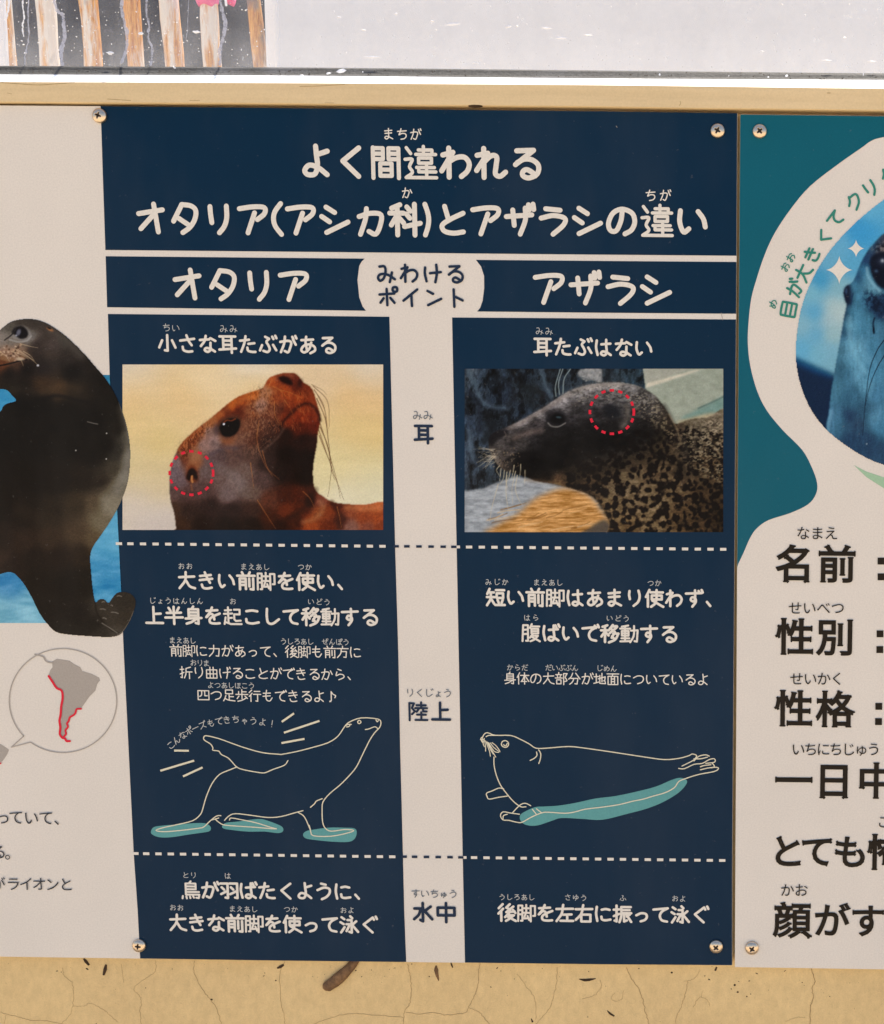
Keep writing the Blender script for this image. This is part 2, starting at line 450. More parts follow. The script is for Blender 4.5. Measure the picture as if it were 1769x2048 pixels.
class Canvas:
    """photograph pixels x0..x1, y0..y1 at one cell per `step` pixels; drawing uses local crop coordinates"""
    def __init__(s, x0, x1, y0, y1, step, ox=0, oy=0, k=1.0):
        s.x = np.arange(x0, x1 + step * 0.5, step); s.y = np.arange(y0, y1 + step * 0.5, step)
        s.step = step
        s.X, s.Y = np.meshgrid(s.x, s.y)
        s.ox, s.oy, s.k = ox, oy, k
        s.c = np.zeros(s.X.shape + (3,)); s.h, s.w = s.X.shape
    def loc(s, p):
        p = np.asarray(p, float); return np.stack([s.ox + p[..., 0] / s.k, s.oy + p[..., 1] / s.k], -1)
    def rbf(s, pts, power=2.0, soft=6.0):
        a = np.array([(p[0], p[1]) for p in pts], float); a = s.loc(a)
        col = np.array([p[2:5] for p in pts], float)
        W = np.zeros((s.h, s.w)); O = np.zeros((s.h, s.w, 3))
        for (x, y), c in zip(a, col):
            w = 1.0 / ((s.X - x) ** 2 + (s.Y - y) ** 2 + soft ** 2) ** power
            W += w; O += w[..., None] * c
        return O / W[..., None]
    def mask(s, poly, smooth=True, blur=1.0):
        p = s.loc(poly)
        if smooth: p = catmull(p, closed=True, n=4)
        a = p; b = np.roll(p, -1, axis=0)
        ins = np.zeros((s.h, s.w), bool)
        for (x1, y1), (x2, y2) in zip(a, b):
            if y1 == y2: continue
            rows = np.where((s.y > min(y1, y2)) & (s.y <= max(y1, y2)))[0]
            for r in rows:
                xc = x1 + (s.y[r] - y1) / (y2 - y1) * (x2 - x1)
                ins[r, s.x < xc] ^= True
        m = ins.astype(float)
        return s.blur(m, blur) if blur > 0 else m
    def blur(s, m, px):
        r = px / s.step
        if r < 0.3: return m
        n = int(max(1, math.ceil(r * 2.5))); k = np.exp(-0.5 * (np.arange(-n, n + 1) / r) ** 2); k /= k.sum()
        q = np.pad(m, ((n, n), (0, 0)), mode='edge'); m = sum(k[i] * q[i:i + s.h] for i in range(2 * n + 1))
        q = np.pad(m, ((0, 0), (n, n)), mode='edge'); return sum(k[i] * q[:, i:i + s.w] for i in range(2 * n + 1))
    def put(s, m, col):
        col = np.asarray(col, float)
        s.c = s.c * (1 - m[..., None]) + (col if col.ndim == 3 else col[None, None]) * m[..., None]
    def poly(s, poly, col, a=1.0, blur=1.0, smooth=True):
        s.put(s.mask(poly, smooth, blur) * a, col)
    def line(s, pts, width, col, a=1.0, blur=0.6, taper=False):
        """width in photograph pixels"""
        p = catmull(s.loc(pts), n=6); m = np.zeros((s.h, s.w))
        n = len(p)
        for i in range(n - 1):
            (x1, y1), (x2, y2) = p[i], p[i + 1]
            ww = width * (1 - 0.75 * i / n if taper else 1)
            pad = ww + 3
            ix = np.where((s.x > min(x1, x2) - pad) & (s.x < max(x1, x2) + pad))[0]
            iy = np.where((s.y > min(y1, y2) - pad) & (s.y < max(y1, y2) + pad))[0]
            if not len(ix) or not len(iy): continue
            sl = (slice(iy[0], iy[-1] + 1), slice(ix[0], ix[-1] + 1))
            X = s.X[sl]; Y = s.Y[sl]
            dx, dy = x2 - x1, y2 - y1; L2 = dx * dx + dy * dy + 1e-9
            t = np.clip(((X - x1) * dx + (Y - y1) * dy) / L2, 0, 1)
            d = np.hypot(X - x1 - t * dx, Y - y1 - t * dy)
            m[sl] = np.maximum(m[sl], np.clip((ww / 2 + blur - d) / (2 * blur), 0, 1))
        s.put(m * a, col)
    def dab(s, x, y, rx, ry, col, a=1.0, ang=0.0, hard=2.0):
        (x, y) = s.loc((x, y)); rx /= s.k; ry /= s.k
        X = s.X - x; Y = s.Y - y; c, sn = math.cos(ang), math.sin(ang)
        d = ((X * c + Y * sn) / rx) ** 2 + ((-X * sn + Y * c) / ry) ** 2
        s.put(a * np.exp(-(d ** hard) * 0.7), col)
    def build(s, name, parent, keep=None, y=LAY_PHOTO, seed=3):
        r = np.random.RandomState(seed)
        c = np.clip(s.c + r.randn(s.h, s.w, 1) * 2.2 + r.randn(s.h, s.w, 3) * 1.0, 2, 250)
        c = np.where(c < 80, c * (0.70 + 0.30 * c / 80), c)       # the printer's black point
        alb = ink(c)
        P = at(s.X, s.Y); P[..., 1] = y
        idx = np.arange(s.h * s.w).reshape(s.h, s.w)
        q = np.stack([idx[1:, :-1], idx[1:, 1:], idx[:-1, 1:], idx[:-1, :-1]], -1).reshape(-1, 4)
        if keep is not None:
            kk = (keep[1:, :-1] + keep[1:, 1:] + keep[:-1, 1:] + keep[:-1, :-1]).reshape(-1) >= 2.0
            q = q[kk]
            used = np.unique(q); remap = np.zeros(s.h * s.w, int); remap[used] = np.arange(len(used))
            q = remap[q]; V = P.reshape(-1, 3)[used]; A = alb.reshape(-1, 3)[used]
        else:
            V = P.reshape(-1, 3); A = alb.reshape(-1, 3)
        me = bpy.data.meshes.new(name)
        me.vertices.add(len(V)); me.vertices.foreach_set('co', V.ravel())
        me.loops.add(q.size); me.loops.foreach_set('vertex_index', q.ravel().astype(np.int32))
        me.polygons.add(len(q)); me.polygons.foreach_set('loop_start', np.arange(0, q.size, 4, dtype=np.int32))
        me.update(calc_edges=True)
        at_ = me.color_attributes.new('print', 'FLOAT_COLOR', 'POINT')
        at_.data.foreach_set('color', np.hstack([A, np.ones((len(A), 1))]).astype(np.float32).ravel())
        me.validate()
        return link(name, me, parent, M['photo'])

# ================================================================== the wall
def plaster():
    m, nt, b, L = new_mat('painted_plaster')
    base = (0.75, 0.55, 0.265)
    n1 = noise(nt, 9, 5, 0.6); n2 = noise(nt, 160, 4, 0.65, stretch=(1, 1, 0.6)); n3 = noise(nt, 900, 3, 0.7)
    c = mixc(nt, ramp(nt, n1.outputs[0], [(0.35, 0), (0.7, 1)]), base, (0.69, 0.50, 0.24))
    c = mixc(nt, 1.0, c, ramp(nt, n2.outputs[0], [(0.3, 0.90), (0.7, 1.06)]), 'MULTIPLY')
    c = mixc(nt, 1.0, c, ramp(nt, n3.outputs[0], [(0.3, 0.93), (0.7, 1.05)]), 'MULTIPLY')
    n4 = noise(nt, 300, 2, 0.5)
    c = mixc(nt, ramp(nt, n4.outputs[0], [(0.71, 0), (0.77, 0.30)]), c, (0.30, 0.20, 0.10))
    L.new(c, b.inputs['Base Color'])
    b.inputs['Roughness'].default_value = 0.7
    b.inputs['Specular IOR Level'].default_value = 0.25
    h = mixc(nt, 0.5, n2.outputs[0], n3.outputs[0])
    bump(nt, b, h, 0.55, 0.0012)
    return m

def timber():
    m, nt, b, L = new_mat('painted_batten')
    n1 = noise(nt, 60, 5, 0.65, stretch=(0.12, 1, 2.2)); n2 = noise(nt, 800, 3, 0.6); n3 = noise(nt, 3, 3, 0.5)
    c = mixc(nt, ramp(nt, n1.outputs[0], [(0.35, 0), (0.62, 1)]), (0.68, 0.52, 0.29), (0.74, 0.57, 0.325))
    c = mixc(nt, 1.0, c, ramp(nt, n2.outputs[0], [(0.3, 0.95), (0.7, 1.04)]), 'MULTIPLY')
    c = mixc(nt, 1.0, c, ramp(nt, n3.outputs[0], [(0.3, 0.96), (0.7, 1.02)]), 'MULTIPLY')
    n4 = noise(nt, 40, 4, 0.7, stretch=(0.05, 1, 3.0))
    c = mixc(nt, ramp(nt, n4.outputs[0], [(0.66, 0), (0.72, 0.5)]), c, (0.34, 0.22, 0.10))
    L.new(c, b.inputs['Base Color']); b.inputs['Roughness'].default_value = 0.55
    b.inputs['Specular IOR Level'].default_value = 0.3
    bump(nt, b, mixc(nt, 0.35, n1.outputs[0], n2.outputs[0]), 0.5, 0.0010)
    return m

def simple(name, col, rough=0.6, spec=0.3, metal=0.0, var=0.06, scale=200, bmp=0.2, bd=0.0005):
    m, nt, b, L = new_mat(name)
    n = noise(nt, scale, 4, 0.6)
    c = mixc(nt, 1.0, tuple(col), ramp(nt, n.outputs[0], [(0.3, 1 - var), (0.7, 1 + var)]), 'MULTIPLY')
    L.new(c, b.inputs['Base Color'])
    b.inputs['Roughness'].default_value = rough; b.inputs['Specular IOR Level'].default_value = spec
    b.inputs['Metallic'].default_value = metal
    if bmp: bump(nt, b, n.outputs[0], bmp, bd)
    return m

M['plaster'] = plaster(); M['timber'] = timber()
M['edge'] = simple('board_edge', (0.42, 0.34, 0.22), 0.6)
M['crack'] = simple('plaster_crack', (0.36, 0.245, 0.115), 0.9, 0.1, var=0.3, scale=300, bmp=0)
M['screw'] = None
M['frame'] = simple('white_window_frame', (0.86, 0.87, 0.88), 0.4, 0.4, var=0.02)
M['speck'] = simple('dark_dirt', (0.055, 0.035, 0.02), 0.9, 0.1, var=0.4, bmp=0)
M['husk'] = None

WALL_Y = 0.0065
WALL_TOP = 0.045
wall = box('wall', -1.6, 2.4, WALL_Y, 0.17, -1.45, -0.0005, M['plaster'])
tag(wall, 'tan painted plaster wall with fine cracks below the information boards', 'wall')

# cracks: recessed lines of the plaster, traced below the boards
cracks = [
 ([(390, 1921), (388, 1938), (396, 1962), (410, 1985), (420, 1997), (434, 2018), (444, 2050), (452, 2075)], 1.4),
 ([(312, 1920), (311, 1942), (290, 1958), (268, 1976), (278, 1990), (283, 2000), (281, 2022), (283, 2050), (281, 2080)], 1.1),
 ([(0, 2024), (15, 2029), (40, 2034), (60, 2040), (90, 2041), (120, 2046), (150, 2054)], 1.3),
 ([(8, 2050), (13, 2030)], 1.0),
 ([(125, 2046), (142, 2028), (147, 2010), (147, 1985), (144, 1965), (128, 1950), (125, 1935)], 1.0),
 ([(148, 2012), (168, 2012), (180, 2006), (200, 2015), (215, 2025), (236, 2044)], 0.8),
 ([(243, 1928), (247, 1965)], 0.8),
 ([(570, 1921), (561, 1942), (560, 1965), (563, 2005), (568, 2030), (574, 2062)], 1.2),
 ([(622, 2050), (650, 2040), (680, 2031), (712, 2027), (745, 2030), (780, 2032), (808, 2035)], 1.2),
 ([(816, 1928), (820, 1950), (823, 1975), (821, 2005), (810, 2022), (808, 2040), (804, 2062)], 1.4),
 ([(812, 2024), (840, 2028), (865, 2025), (895, 2030), (920, 2027), (934, 2024), (937, 2014), (950, 1992), (957, 1965), (958, 1940), (960, 1926)], 1.3),
 ([(938, 2015), (955, 2022), (965, 2030), (980, 2049)], 1.2),
 ([(1115, 1935), (1113, 1965), (1108, 1990), (1100, 2015), (1075, 2045), (1068, 2060)], 1.1),
 ([(1035, 1948), (1058, 1978), (1070, 2000), (1073, 2040)], 0.9),
 ([(1253, 1934), (1264, 1958), (1280, 1980), (1288, 2010), (1295, 2035), (1302, 2062)], 1.5),
 ([(1375, 1962), (1372, 1985), (1364, 2010), (1354, 2035), (1350, 2060)], 1.1),
 ([(1368, 1962), (1388, 1958), (1402, 1938)], 0.8),
 ([(1200, 1960), (1204, 1972), (1198, 1980), (1190, 1990), (1165, 1998)], 0.9),
 ([(1388, 2015), (1395, 2000), (1402, 1994), (1415, 2000), (1420, 2012)], 0.9),
 ([(1402, 1994), (1404, 1982)], 0.8),
 ([(1230, 1985), (1222, 1998), (1235, 2002), (1245, 1996), (1247, 1980)], 0.8),
 ([(1624, 1937), (1630, 1960), (1625, 1975), (1626, 1995), (1621, 2020), (1621, 2060)], 2.0),
 ([(1570, 2043), (1590, 2036), (1612, 2034)], 0.8),
 ([(690, 2050), (640, 2062), (600, 2070)], 0.8),
]
S = Strokes()
for pts, w in cracks:
    p = catmull(np.array(pts, float), n=6)
    jit = np.array([(rnd.gauss(0, 0.8), rnd.gauss(0, 0.5)) for _ in p]); p = p + jit
    P = at(p[:, 0], p[:, 1], WALL_Y)[:, [0, 2]]
    S.add(P, w * 0.72 * 0.00034, caps=False, y0=WALL_Y - 0.0001)
o = S.build('crack', M['crack'], wall); tag(o, None, kind='stuff')
# plaster crumbs and fly specks on the wall
V = []; Fc = []
def crumb(c, r, ry, ang=0, el=1.0, n=6):
    b = len(V); ca, sa = math.cos(ang), math.sin(ang)
    V.append((c[0], c[1] - ry, c[2]))
    for i in range(n):
        a = 2 * math.pi * i / n; rr = r * rnd.uniform(0.7, 1.25)
        x, z = math.cos(a) * rr * el, math.sin(a) * rr
        V.append((c[0] + x * ca - z * sa, c[1] + 0.0001, c[2] + x * sa + z * ca))
    for i in range(n): Fc.append((b, b + 1 + (i + 1) % n, b + 1 + i))
spots = [(175, 1938, 2.4, 1.9), (292, 1976, 1.6, 1), (345, 1938, 1.5, 1), (423, 1999, 3.0, 1.4), (115, 1942, 1.6, 2), (123, 1944, 1.4, 1), (193, 2047, 1.6, 1),
 (528, 1952, 1.4, 2), (552, 1961, 2.2, 1), (530, 1946, 1.3, 1), (626, 1953, 1.2, 1), (743, 1940, 1.4, 1), (712, 1941, 1.8, 1.3), (724, 1953, 1.2, 1.5),
 (824, 1928, 1.6, 1), (859, 1953, 2.0, 1), (982, 1974, 1.9, 1.2), (790, 1936, 1.3, 1.4), (995, 1936, 1.8, 2.2), (1002, 1942, 1.4, 1), (1029, 1958, 1.3, 1), (1085, 1937, 1.2, 1),
 (1178, 1943, 1.7, 1), (1344, 1945, 2.6, 1.3), (1278, 1937, 1.5, 1.3), (1410, 1952, 2.0, 1), (1419, 1959, 2.4, 1.3), (1470, 1970, 2.9, 1.1), (1476, 1984, 3.0, 1),
 (1478, 1963, 1.6, 1), (1494, 1993, 1.8, 1.6), (1499, 1962, 1.5, 1.8), (1502, 1988, 1.6, 1), (1463, 1978, 1.6, 1), (1660, 1993, 1.5, 1), (1700, 1966, 1.0, 1), (1605, 1965, 1.6, 1), (1514, 1947, 1.6, 2.4), (1570, 1942, 1.3, 3), (1176, 2034, 1.4, 1)]
for x, y, r, el in spots: crumb(at1(x, y, WALL_Y), r * 0.00033, 0.0004, rnd.uniform(-1, 1), el)
for _ in range(120):
    x = rnd.uniform(-300, 2100); y = 1925 + abs(rnd.gauss(0, 55)); crumb(at1(x, y, WALL_Y), rnd.uniform(0.3, 0.9) * 0.00033, 0.0002, rnd.uniform(0, 3), rnd.uniform(1, 2.5))
S = Strokes(); S.v = V; S.f = Fc
o = S.build('dirt_speck', M['speck'], wall); tag(o, None, kind='stuff')

# ------------------------------------------------------------------ dried pods and husks lying against the wall
def husk_mat():
    m, nt, b, L = new_mat('dried_husk')
    n = noise(nt, 350, 5, 0.7, stretch=(1, 1, 1)); n2 = noise(nt, 90, 3, 0.6)
    c = mixc(nt, ramp(nt, n.outputs[0], [(0.3, 0), (0.7, 1)]), (0.10, 0.045, 0.015), (0.30, 0.16, 0.065))
    c = mixc(nt, ramp(nt, n2.outputs[0], [(0.45, 0), (0.65, 0.7)]), c, (0.06, 0.03, 0.012))
    L.new(c, b.inputs['Base Color']); b.inputs['Roughness'].default_value = 0.75
    bump(nt, b, n.outputs[0], 0.6, 0.0006)
    return m
M['husk'] = husk_mat()
M['darkhusk'] = simple('dark_husk', (0.05, 0.028, 0.015), 0.7, 0.2, var=0.4, scale=500)
def husk(name, path, widths, mat, label, depth=0.35, y=WALL_Y):
    """a thin shell along a path given in photograph pixels, with a rolled cross-section"""
    p = catmull(np.array(path, float), n=5); w = np.interp(np.linspace(0, 1, len(p)), np.linspace(0, 1, len(widths)), widths)
    t = np.gradient(p, axis=0); t /= np.hypot(t[:, 0], t[:, 1])[:, None]; n = np.stack([-t[:, 1], t[:, 0]], 1)
    vs = []; fs = []; K = 10
    for i in range(len(p)):
        for k in range(K):
            a = 2 * math.pi * k / K
            off = math.cos(a) * w[i] / 2 * (1 + 0.03 * math.sin(i * 0.7 + k))
            q = at1(p[i][0] + n[i][0] * off, p[i][1] + n[i][1] * off, y)
            q.y = y - (math.sin(a) + 1.0) * w[i] / 2 * depth * 0.00034 - 0.00005
            vs.append(q)
    for i in range(len(p) - 1):
        for k in range(K):
            a, b = i * K + k, i * K + (k + 1) % K
            fs.append((a, b, b + K, a + K))
    fs.append(tuple(range(K))); fs.append(tuple(reversed(range((len(p) - 1) * K, len(p) * K))))
    o = mesh(name, vs, fs, mat, None, True)
    return tag(o, label, 'debris')
husk('seed_pod', [(718, 1915), (706, 1928), (690, 1945), (672, 1960), (656, 1972), (651, 1978)], [11, 18, 22, 24, 21, 9], M['husk'], 'large curled brown seed pod sticking out from under the centre of the board', 0.5)
husk('seed_pod', [(873, 1931), (873, 1940), (875, 1950), (878, 1961)], [3, 8, 6, 2], M['husk'], 'small pointed brown pod on the wall under the white stripe')
husk('dry_leaf_bit', [(213, 1929), (211, 1939), (208, 1950)], [4, 7, 4], M['darkhusk'], 'upright dark leaf bit standing left of the lower left screw')
husk('dry_leaf_bit', [(168, 1917), (173, 1923), (179, 1930)], [3, 6, 4], M['darkhusk'], 'slanting dark leaf bit touching the bottom edge of the board at far left')
husk('dry_leaf_bit', [(555, 1936), (562, 1933), (568, 1929)], [3, 6, 4], M['darkhusk'], 'small dark leaf bit just below the board near the left third')
husk('dry_leaf_bit', [(1159, 1958), (1170, 1960), (1180, 1959), (1192, 1957)], [1.5, 5, 5, 1.5], M['darkhusk'], 'flat dark leaf bit lying level on the wall right of centre')
husk('dry_leaf_bit', [(1215, 2021), (1221, 2027), (1229, 2032)], [1.5, 4, 3], M['darkhusk'], 'thin curved dark leaf bit lowest on the wall right of centre')
husk('dry_leaf_bit', [(1434, 1934), (1431, 1941)], [3, 4], M['darkhusk'], 'tiny dark leaf bit under the lower right corner of the navy panel')
husk('dry_leaf_bit', [(902, 1924), (904, 1930), (906, 1935)], [1.5, 3, 2], M['darkhusk'], 'hair thin dark bit just right of the white stripe bottom')
husk('dry_leaf_bit', [(1063, 2037), (1066, 2044)], [1.5, 4], M['darkhusk'], 'short dark bit at a crack junction at the bottom')

# ================================================================== the boards
def slab(name, pts, thick, mat, parent, y=0.0):
    P = at(np.array(pts, float)[:, 0], np.array(pts, float)[:, 1])
    n = len(P); v = [(p[0], y, p[2]) for p in P] + [(p[0], y + thick, p[2]) for p in P]
    f = [tuple(range(n))[::-1], tuple(range(n, 2 * n))] + [(i, (i + 1) % n, n + (i + 1) % n, n + i) for i in range(n)]
    me = bpy.data.meshes.new(name); me.from_pydata(v, [], f); me.update()
    o = link(name, me, parent, mat); me.materials.append(M['edge'])
    for p in me.polygons[2:]: p.material_index = 1
    m = o.modifiers.new('bevel', 'BEVEL'); m.width = 0.0003; m.segments = 2
    return o

def root(name, loc, label, cat, group=None):
    o = bpy.data.objects.new(name, None); COL.objects.link(o)
    o.empty_display_size = 0.05
    return tag(o, label, cat, group)

board = root('information_board', None, 'wide board with a navy chart comparing two seals and a brown seal cutout at left', 'information board')
board_bot = [(-1000, 1904), (0, 1913.5), (282, 1917.5), (860, 1925), (1465, 1931)]
edge_r = [(1465, 1931), (1465.3, 1720), (1467.5, 1420), (1470, 1110), (1472, 800), (1474, 500), (1475.5, 225.5)]
slab('panel', [(1475.5, 226), (1200, 222.3), (600, 216), (202, 212), (-1000, 203)] + board_bot + edge_r[1:-1], 0.003, M['white'], board)
edge_l = [(202, 213), (202.5, 232), (206, 340), (211.5, 500), (216, 628), (220, 750), (229, 900), (236, 1041), (243, 1181), (248, 1300), (258, 1500), (268, 1705), (276, 1820), (281, 1916.5)]
def on_edge(y, E=edge_l):
    return float(np.interp(y, [e[1] for e in E], [e[0] for e in E]))
def on_r(y):
    E = edge_r[::-1]
    return float(np.interp(y, [e[1] for e in E], [e[0] for e in E])) - 0.5
hdr = [(600, 216.4), (202, 212.4)] + [(on_edge(y), y) for y in (340,)] + [(211.5, 500), (700, 504.5), (1100, 508.5), (on_r(511.5), 511.5), (on_r(340), 340), (on_r(226.2), 226.4), (1200, 222.7)]
sheet('title_field', hdr, M['navy'], board)
sheet('heading_field', [(212, 512.5), (215, 614.5), (480, 618), (732.4, 621.5), (726, 613.5), (719, 595), (715.5, 560), (719, 532), (724, 523), (730, 517.3), (480, 515)], M['navy'], board)
sheet('heading_field', [(952.4, 519.8), (962.7, 533), (968.8, 552), (969, 576), (966, 601), (961, 615.5), (955, 623), (1200, 625.5), (on_r(627.5), 627.5), (on_r(524), 524), (1200, 522)], M['navy'], board)
lf = [(216.5, 628)] + [(on_edge(y), y) for y in (750, 900, 1041, 1181, 1300, 1500, 1705, 1820)] + [(281, 1916.8), (560, 1921), (813, 1923.8), (809, 1820), (806.5, 1712), (801, 1500), (797, 1300), (791, 1100), (786, 900), (779.4, 633.6), (500, 630.5)]
sheet('left_column_field', lf, M['navy'], board)
rf = [(904.8, 635), (908, 800), (914, 1100), (920, 1400), (926, 1712), (930.6, 1925), (1200, 1928.3), (on_r(1930), 1930.2), (on_r(1720), 1720), (on_r(1420), 1420), (on_r(1110), 1110), (on_r(800), 800), (on_r(639), 639), (1200, 637)]
sheet('right_column_field', rf, M['navy'], board)

# dashed rules
def dashes(p_of_x, xs, w, h, mat, name='dash'):
    S = Strokes()
    for x in xs:
        y = p_of_x(x); a = at(x - w / 2, y); b = at(x + w / 2, p_of_x(x + w / 2)); s = px_scale(x, y)
        S.add(np.array([[a[0], a[2]], [b[0], b[2]]]), h * s, caps=False, y0=LAY_TEXT)
    return S.build(name, mat, board)
d1 = lambda x: np.interp(x, (236, 790, 1470), (1087, 1092.5, 1098.5))
d2 = lambda x: np.interp(x, (270, 800, 1470), (1706.5, 1713, 1720.5))
dashes(d1, [239 + 0] + [262 + 25.2 * i for i in range(21)], 12.5, 5.6, M['cream'], 'dashed_rule')
dashes(d1, [814.5 + 24.2 * i for i in range(4)] + [793, 908.5], 11, 5.0, M['navytext'], 'dashed_rule')
dashes(d1, [914.5] + [939 + 25.4 * i for i in range(21)], 12.5, 5.6, M['cream'], 'dashed_rule')
dashes(d2, [272] + [293.5 + 24.6 * i for i in range(21)], 12.5, 5.6, M['cream'], 'dashed_rule')
dashes(d2, [830 + 23.6 * i for i in range(4)] + [809, 922.5], 11, 5.0, M['navytext'], 'dashed_rule')
dashes(d2, [927.5] + [949 + 24.8 * i for i in range(21)], 12.5, 5.6, M['cream'], 'dashed_rule')

# lettering of the chart
B = board
def wr(t, p0, p1, em, w, m='cream', **k): return write(t, p0, p1, em, w, M[m], B, **k)
wr('よく間違われる', (633, 323), (1052, 327), 71, 10.2, name='title_lettering')
wr('オタリア(アシカ科)とアザラシの違い', None, None, 69, 9.8, name='title_lettering', pts=[(x, 437 + (x - 303) * 0.0045) for x in (303, 371, 439, 508, 558, 604, 672, 741, 811, 863, 905, 974, 1041, 1108, 1177, 1244, 1315, 1385)])
for t, p0, p1, em in (('まちが', (778, 268), (832, 269), 25), ('ちが', (1302, 391), (1331, 391), 25), ('か', (815, 386), (815, 386), 24)):
    wr(t, p0, p1, em, 2.3, name='reading_aid')
wr('オタリア', (376, 569), (590, 571), 70, 9.6, name='heading_lettering')
wr('アザラシ', (1100, 576), (1314, 579), 72, 9.6, name='heading_lettering')
wr('みわける', (773.6, 546.5), (910.5, 548), 42, 5.2, 'navytext', name='heading_lettering')
wr('ポイント', (776, 593.5), (914, 596), 42, 5.2, 'navytext', name='heading_lettering')
BW = 5.0
bold = [
 ('小さな耳たぶがある', (336, 687), (657, 690)), ('耳たぶはない', (1086, 693), (1288, 696)),
 ('大きい前脚を使い、', (374.7, 1160.5), (691, 1163)), ('上半身を起こして移動する', (310, 1230), (740, 1234)),
 ('短い前脚はあまり使わず、', (992, 1194), (1428, 1197)), ('腹ばいで移動する', (1063, 1265), (1338, 1268)),
 ('鳥が羽ばたくように、', (383, 1779.5), (725, 1782.5)), ('大きな前脚を使って泳ぐ', (357, 1844.5), (737.5, 1849)),
 ('後脚を左右に振って泳ぐ', (1015, 1824.5), (1399.5, 1829))]
for t, p0, p1 in bold: wr(t, p0, p1, 39.5, BW, name='lettering')
thin = [
 ('前脚に力があって、後脚も前方に', (353, 1300.5), (712, 1304)), ('折り曲げることができるから、', (373.4, 1344.5), (706, 1349)), ('四つ足歩行もできるよ♪', (408, 1389.5), (665, 1393)),
 ('身体の大部分が地面についているよ', (1021, 1356), (1406.4, 1359))]
for t, p0, p1 in thin: wr(t, p0, p1, 27, 2.2, name='lettering')
ruby = [('ちい', (334, 655), (352.6, 656)), ('みみ', (448.6, 657), (468, 657)), ('みみ', (1080, 661.5), (1099, 662)),
 ('おお', (364, 1132), (380, 1132)), ('まえあし', (488.7, 1133), (534, 1134)), ('つか', (603, 1133.5), (618, 1134)),
 ('じょうはんしん', (306, 1201), (401, 1202)), ('お', (467, 1202.5), (467, 1202)), ('いどう', (623, 1203), (655, 1204)),
 ('まえあし', (346, 1280), (387, 1281)), ('うしろあし', (568, 1282.5), (622, 1283)), ('ぜんぽう', (651, 1283), (693, 1284)), ('おりま', (388, 1325), (414, 1326)), ('よつあしほこう', (422.5, 1370), (504, 1371)),
 ('みじか', (978, 1163.5), (1011, 1164)), ('まえあし', (1074, 1164.5), (1120, 1165)), ('つか', (1302, 1166), (1317, 1166)), ('はら', (1055, 1235), (1072, 1235)), ('いどう', (1220, 1236), (1253, 1237)),
 ('からだ', (1021, 1334.5), (1050, 1335)), ('だいぶぶん', (1097.5, 1335), (1151, 1336)), ('じめん', (1200, 1336), (1228, 1337)),
 ('とり', (372.5, 1749.5), (388, 1750)), ('は', (456.5, 1751), (456.5, 1751)), ('おお', (347, 1814.5), (362, 1815)), ('まえあし', (466, 1817), (510, 1818)), ('つか', (575, 1818), (590, 1818.5)), ('およ', (688, 1820), (703, 1820)),
 ('うしろあし', (1005, 1793.5), (1064, 1794)), ('さゆう', (1136.5, 1794), (1168, 1795)), ('ふ', (1246.5, 1795.5), (1246.5, 1795.5)), ('およ', (1351, 1796.5), (1366, 1797))]
for t, p0, p1 in ruby: wr(t, p0, p1, 14.2 if p0[1] > 700 else 17.5, 1.25, 'cream2', name='reading_aid')
wr('みみ', (836, 830), (857, 830), 21, 1.6, 'greytext', name='reading_aid')
wr('耳', (848, 868), (848, 868), 42, 5.6, 'navytext', name='lettering')
wr('りくじょう', (821, 1385), (896, 1386), 19, 1.6, 'greytext', name='reading_aid')
wr('陸上', (836.6, 1422.5), (882.8, 1422.5), 42, 5.4, 'navytext', name='lettering')
wr('すいちゅう', (832, 1786.5), (907, 1787.5), 19, 1.6, 'greytext', name='reading_aid')
wr('水中', (846.5, 1824.5), (893, 1824.5), 44, 5.8, 'navytext', name='lettering')
cp = lambda x, y: (230 + x / 2.998, 1400 + y / 2.998)
pose = [(338, 268, 38), (372, 240, 36), (408, 210, 34), (446, 184, 30), (485, 166, 25), (528, 150, 20), (578, 137, 12), (626, 125, 8), (674, 118, 4), (726, 114, 0), (780, 121, -4), (833, 124, -6), (888, 131, -8), (945, 141, -10)]
wr('こんなポーズもできちゃうよ！', None, None, 17, 1.4, 'cream2', name='lettering', pts=[cp(a, b) for a, b, c in pose], rots=[c for a, b, c in pose])

# line drawings
def conv(ls, ox, oy, k): return [[(ox + a / k, oy + b / k) for a, b in l] for l in ls]
aq = [[(218, 790), (235, 762), (290, 752), (380, 745), (470, 738), (540, 738), (575, 758), (570, 785), (520, 795), (430, 808), (340, 822), (270, 822), (230, 808)],
      [(645, 755), (670, 735), (740, 728), (830, 715), (890, 715), (960, 738), (1005, 760), (1010, 785), (980, 797), (900, 788), (800, 788), (700, 778), (655, 770)],
      [(1130, 805), (1150, 785), (1200, 775), (1290, 764), (1380, 765), (1435, 768), (1452, 790), (1440, 830), (1400, 850), (1300, 848), (1200, 838), (1145, 828)]]
for l in conv(aq, 230, 1400, 2.998): sheet('ground_patch', l, M['aqua'], board, y=LAY_PHOTO, smooth=True)
sheet('ground_patch', conv([[(413, 690), (430, 665), (500, 632), (560, 627), (640, 622), (740, 606), (860, 580), (980, 565), (1120, 535), (1220, 508), (1310, 470), (1360, 458), (1395, 470), (1395, 495), (1350, 545), (1260, 600), (1160, 640), (1040, 672), (900, 705), (780, 700), (660, 695), (600, 712), (520, 738), (460, 738), (425, 720)]], 900, 1400, 2.948)[0], M['aqua'], board, y=LAY_PHOTO, smooth=True)
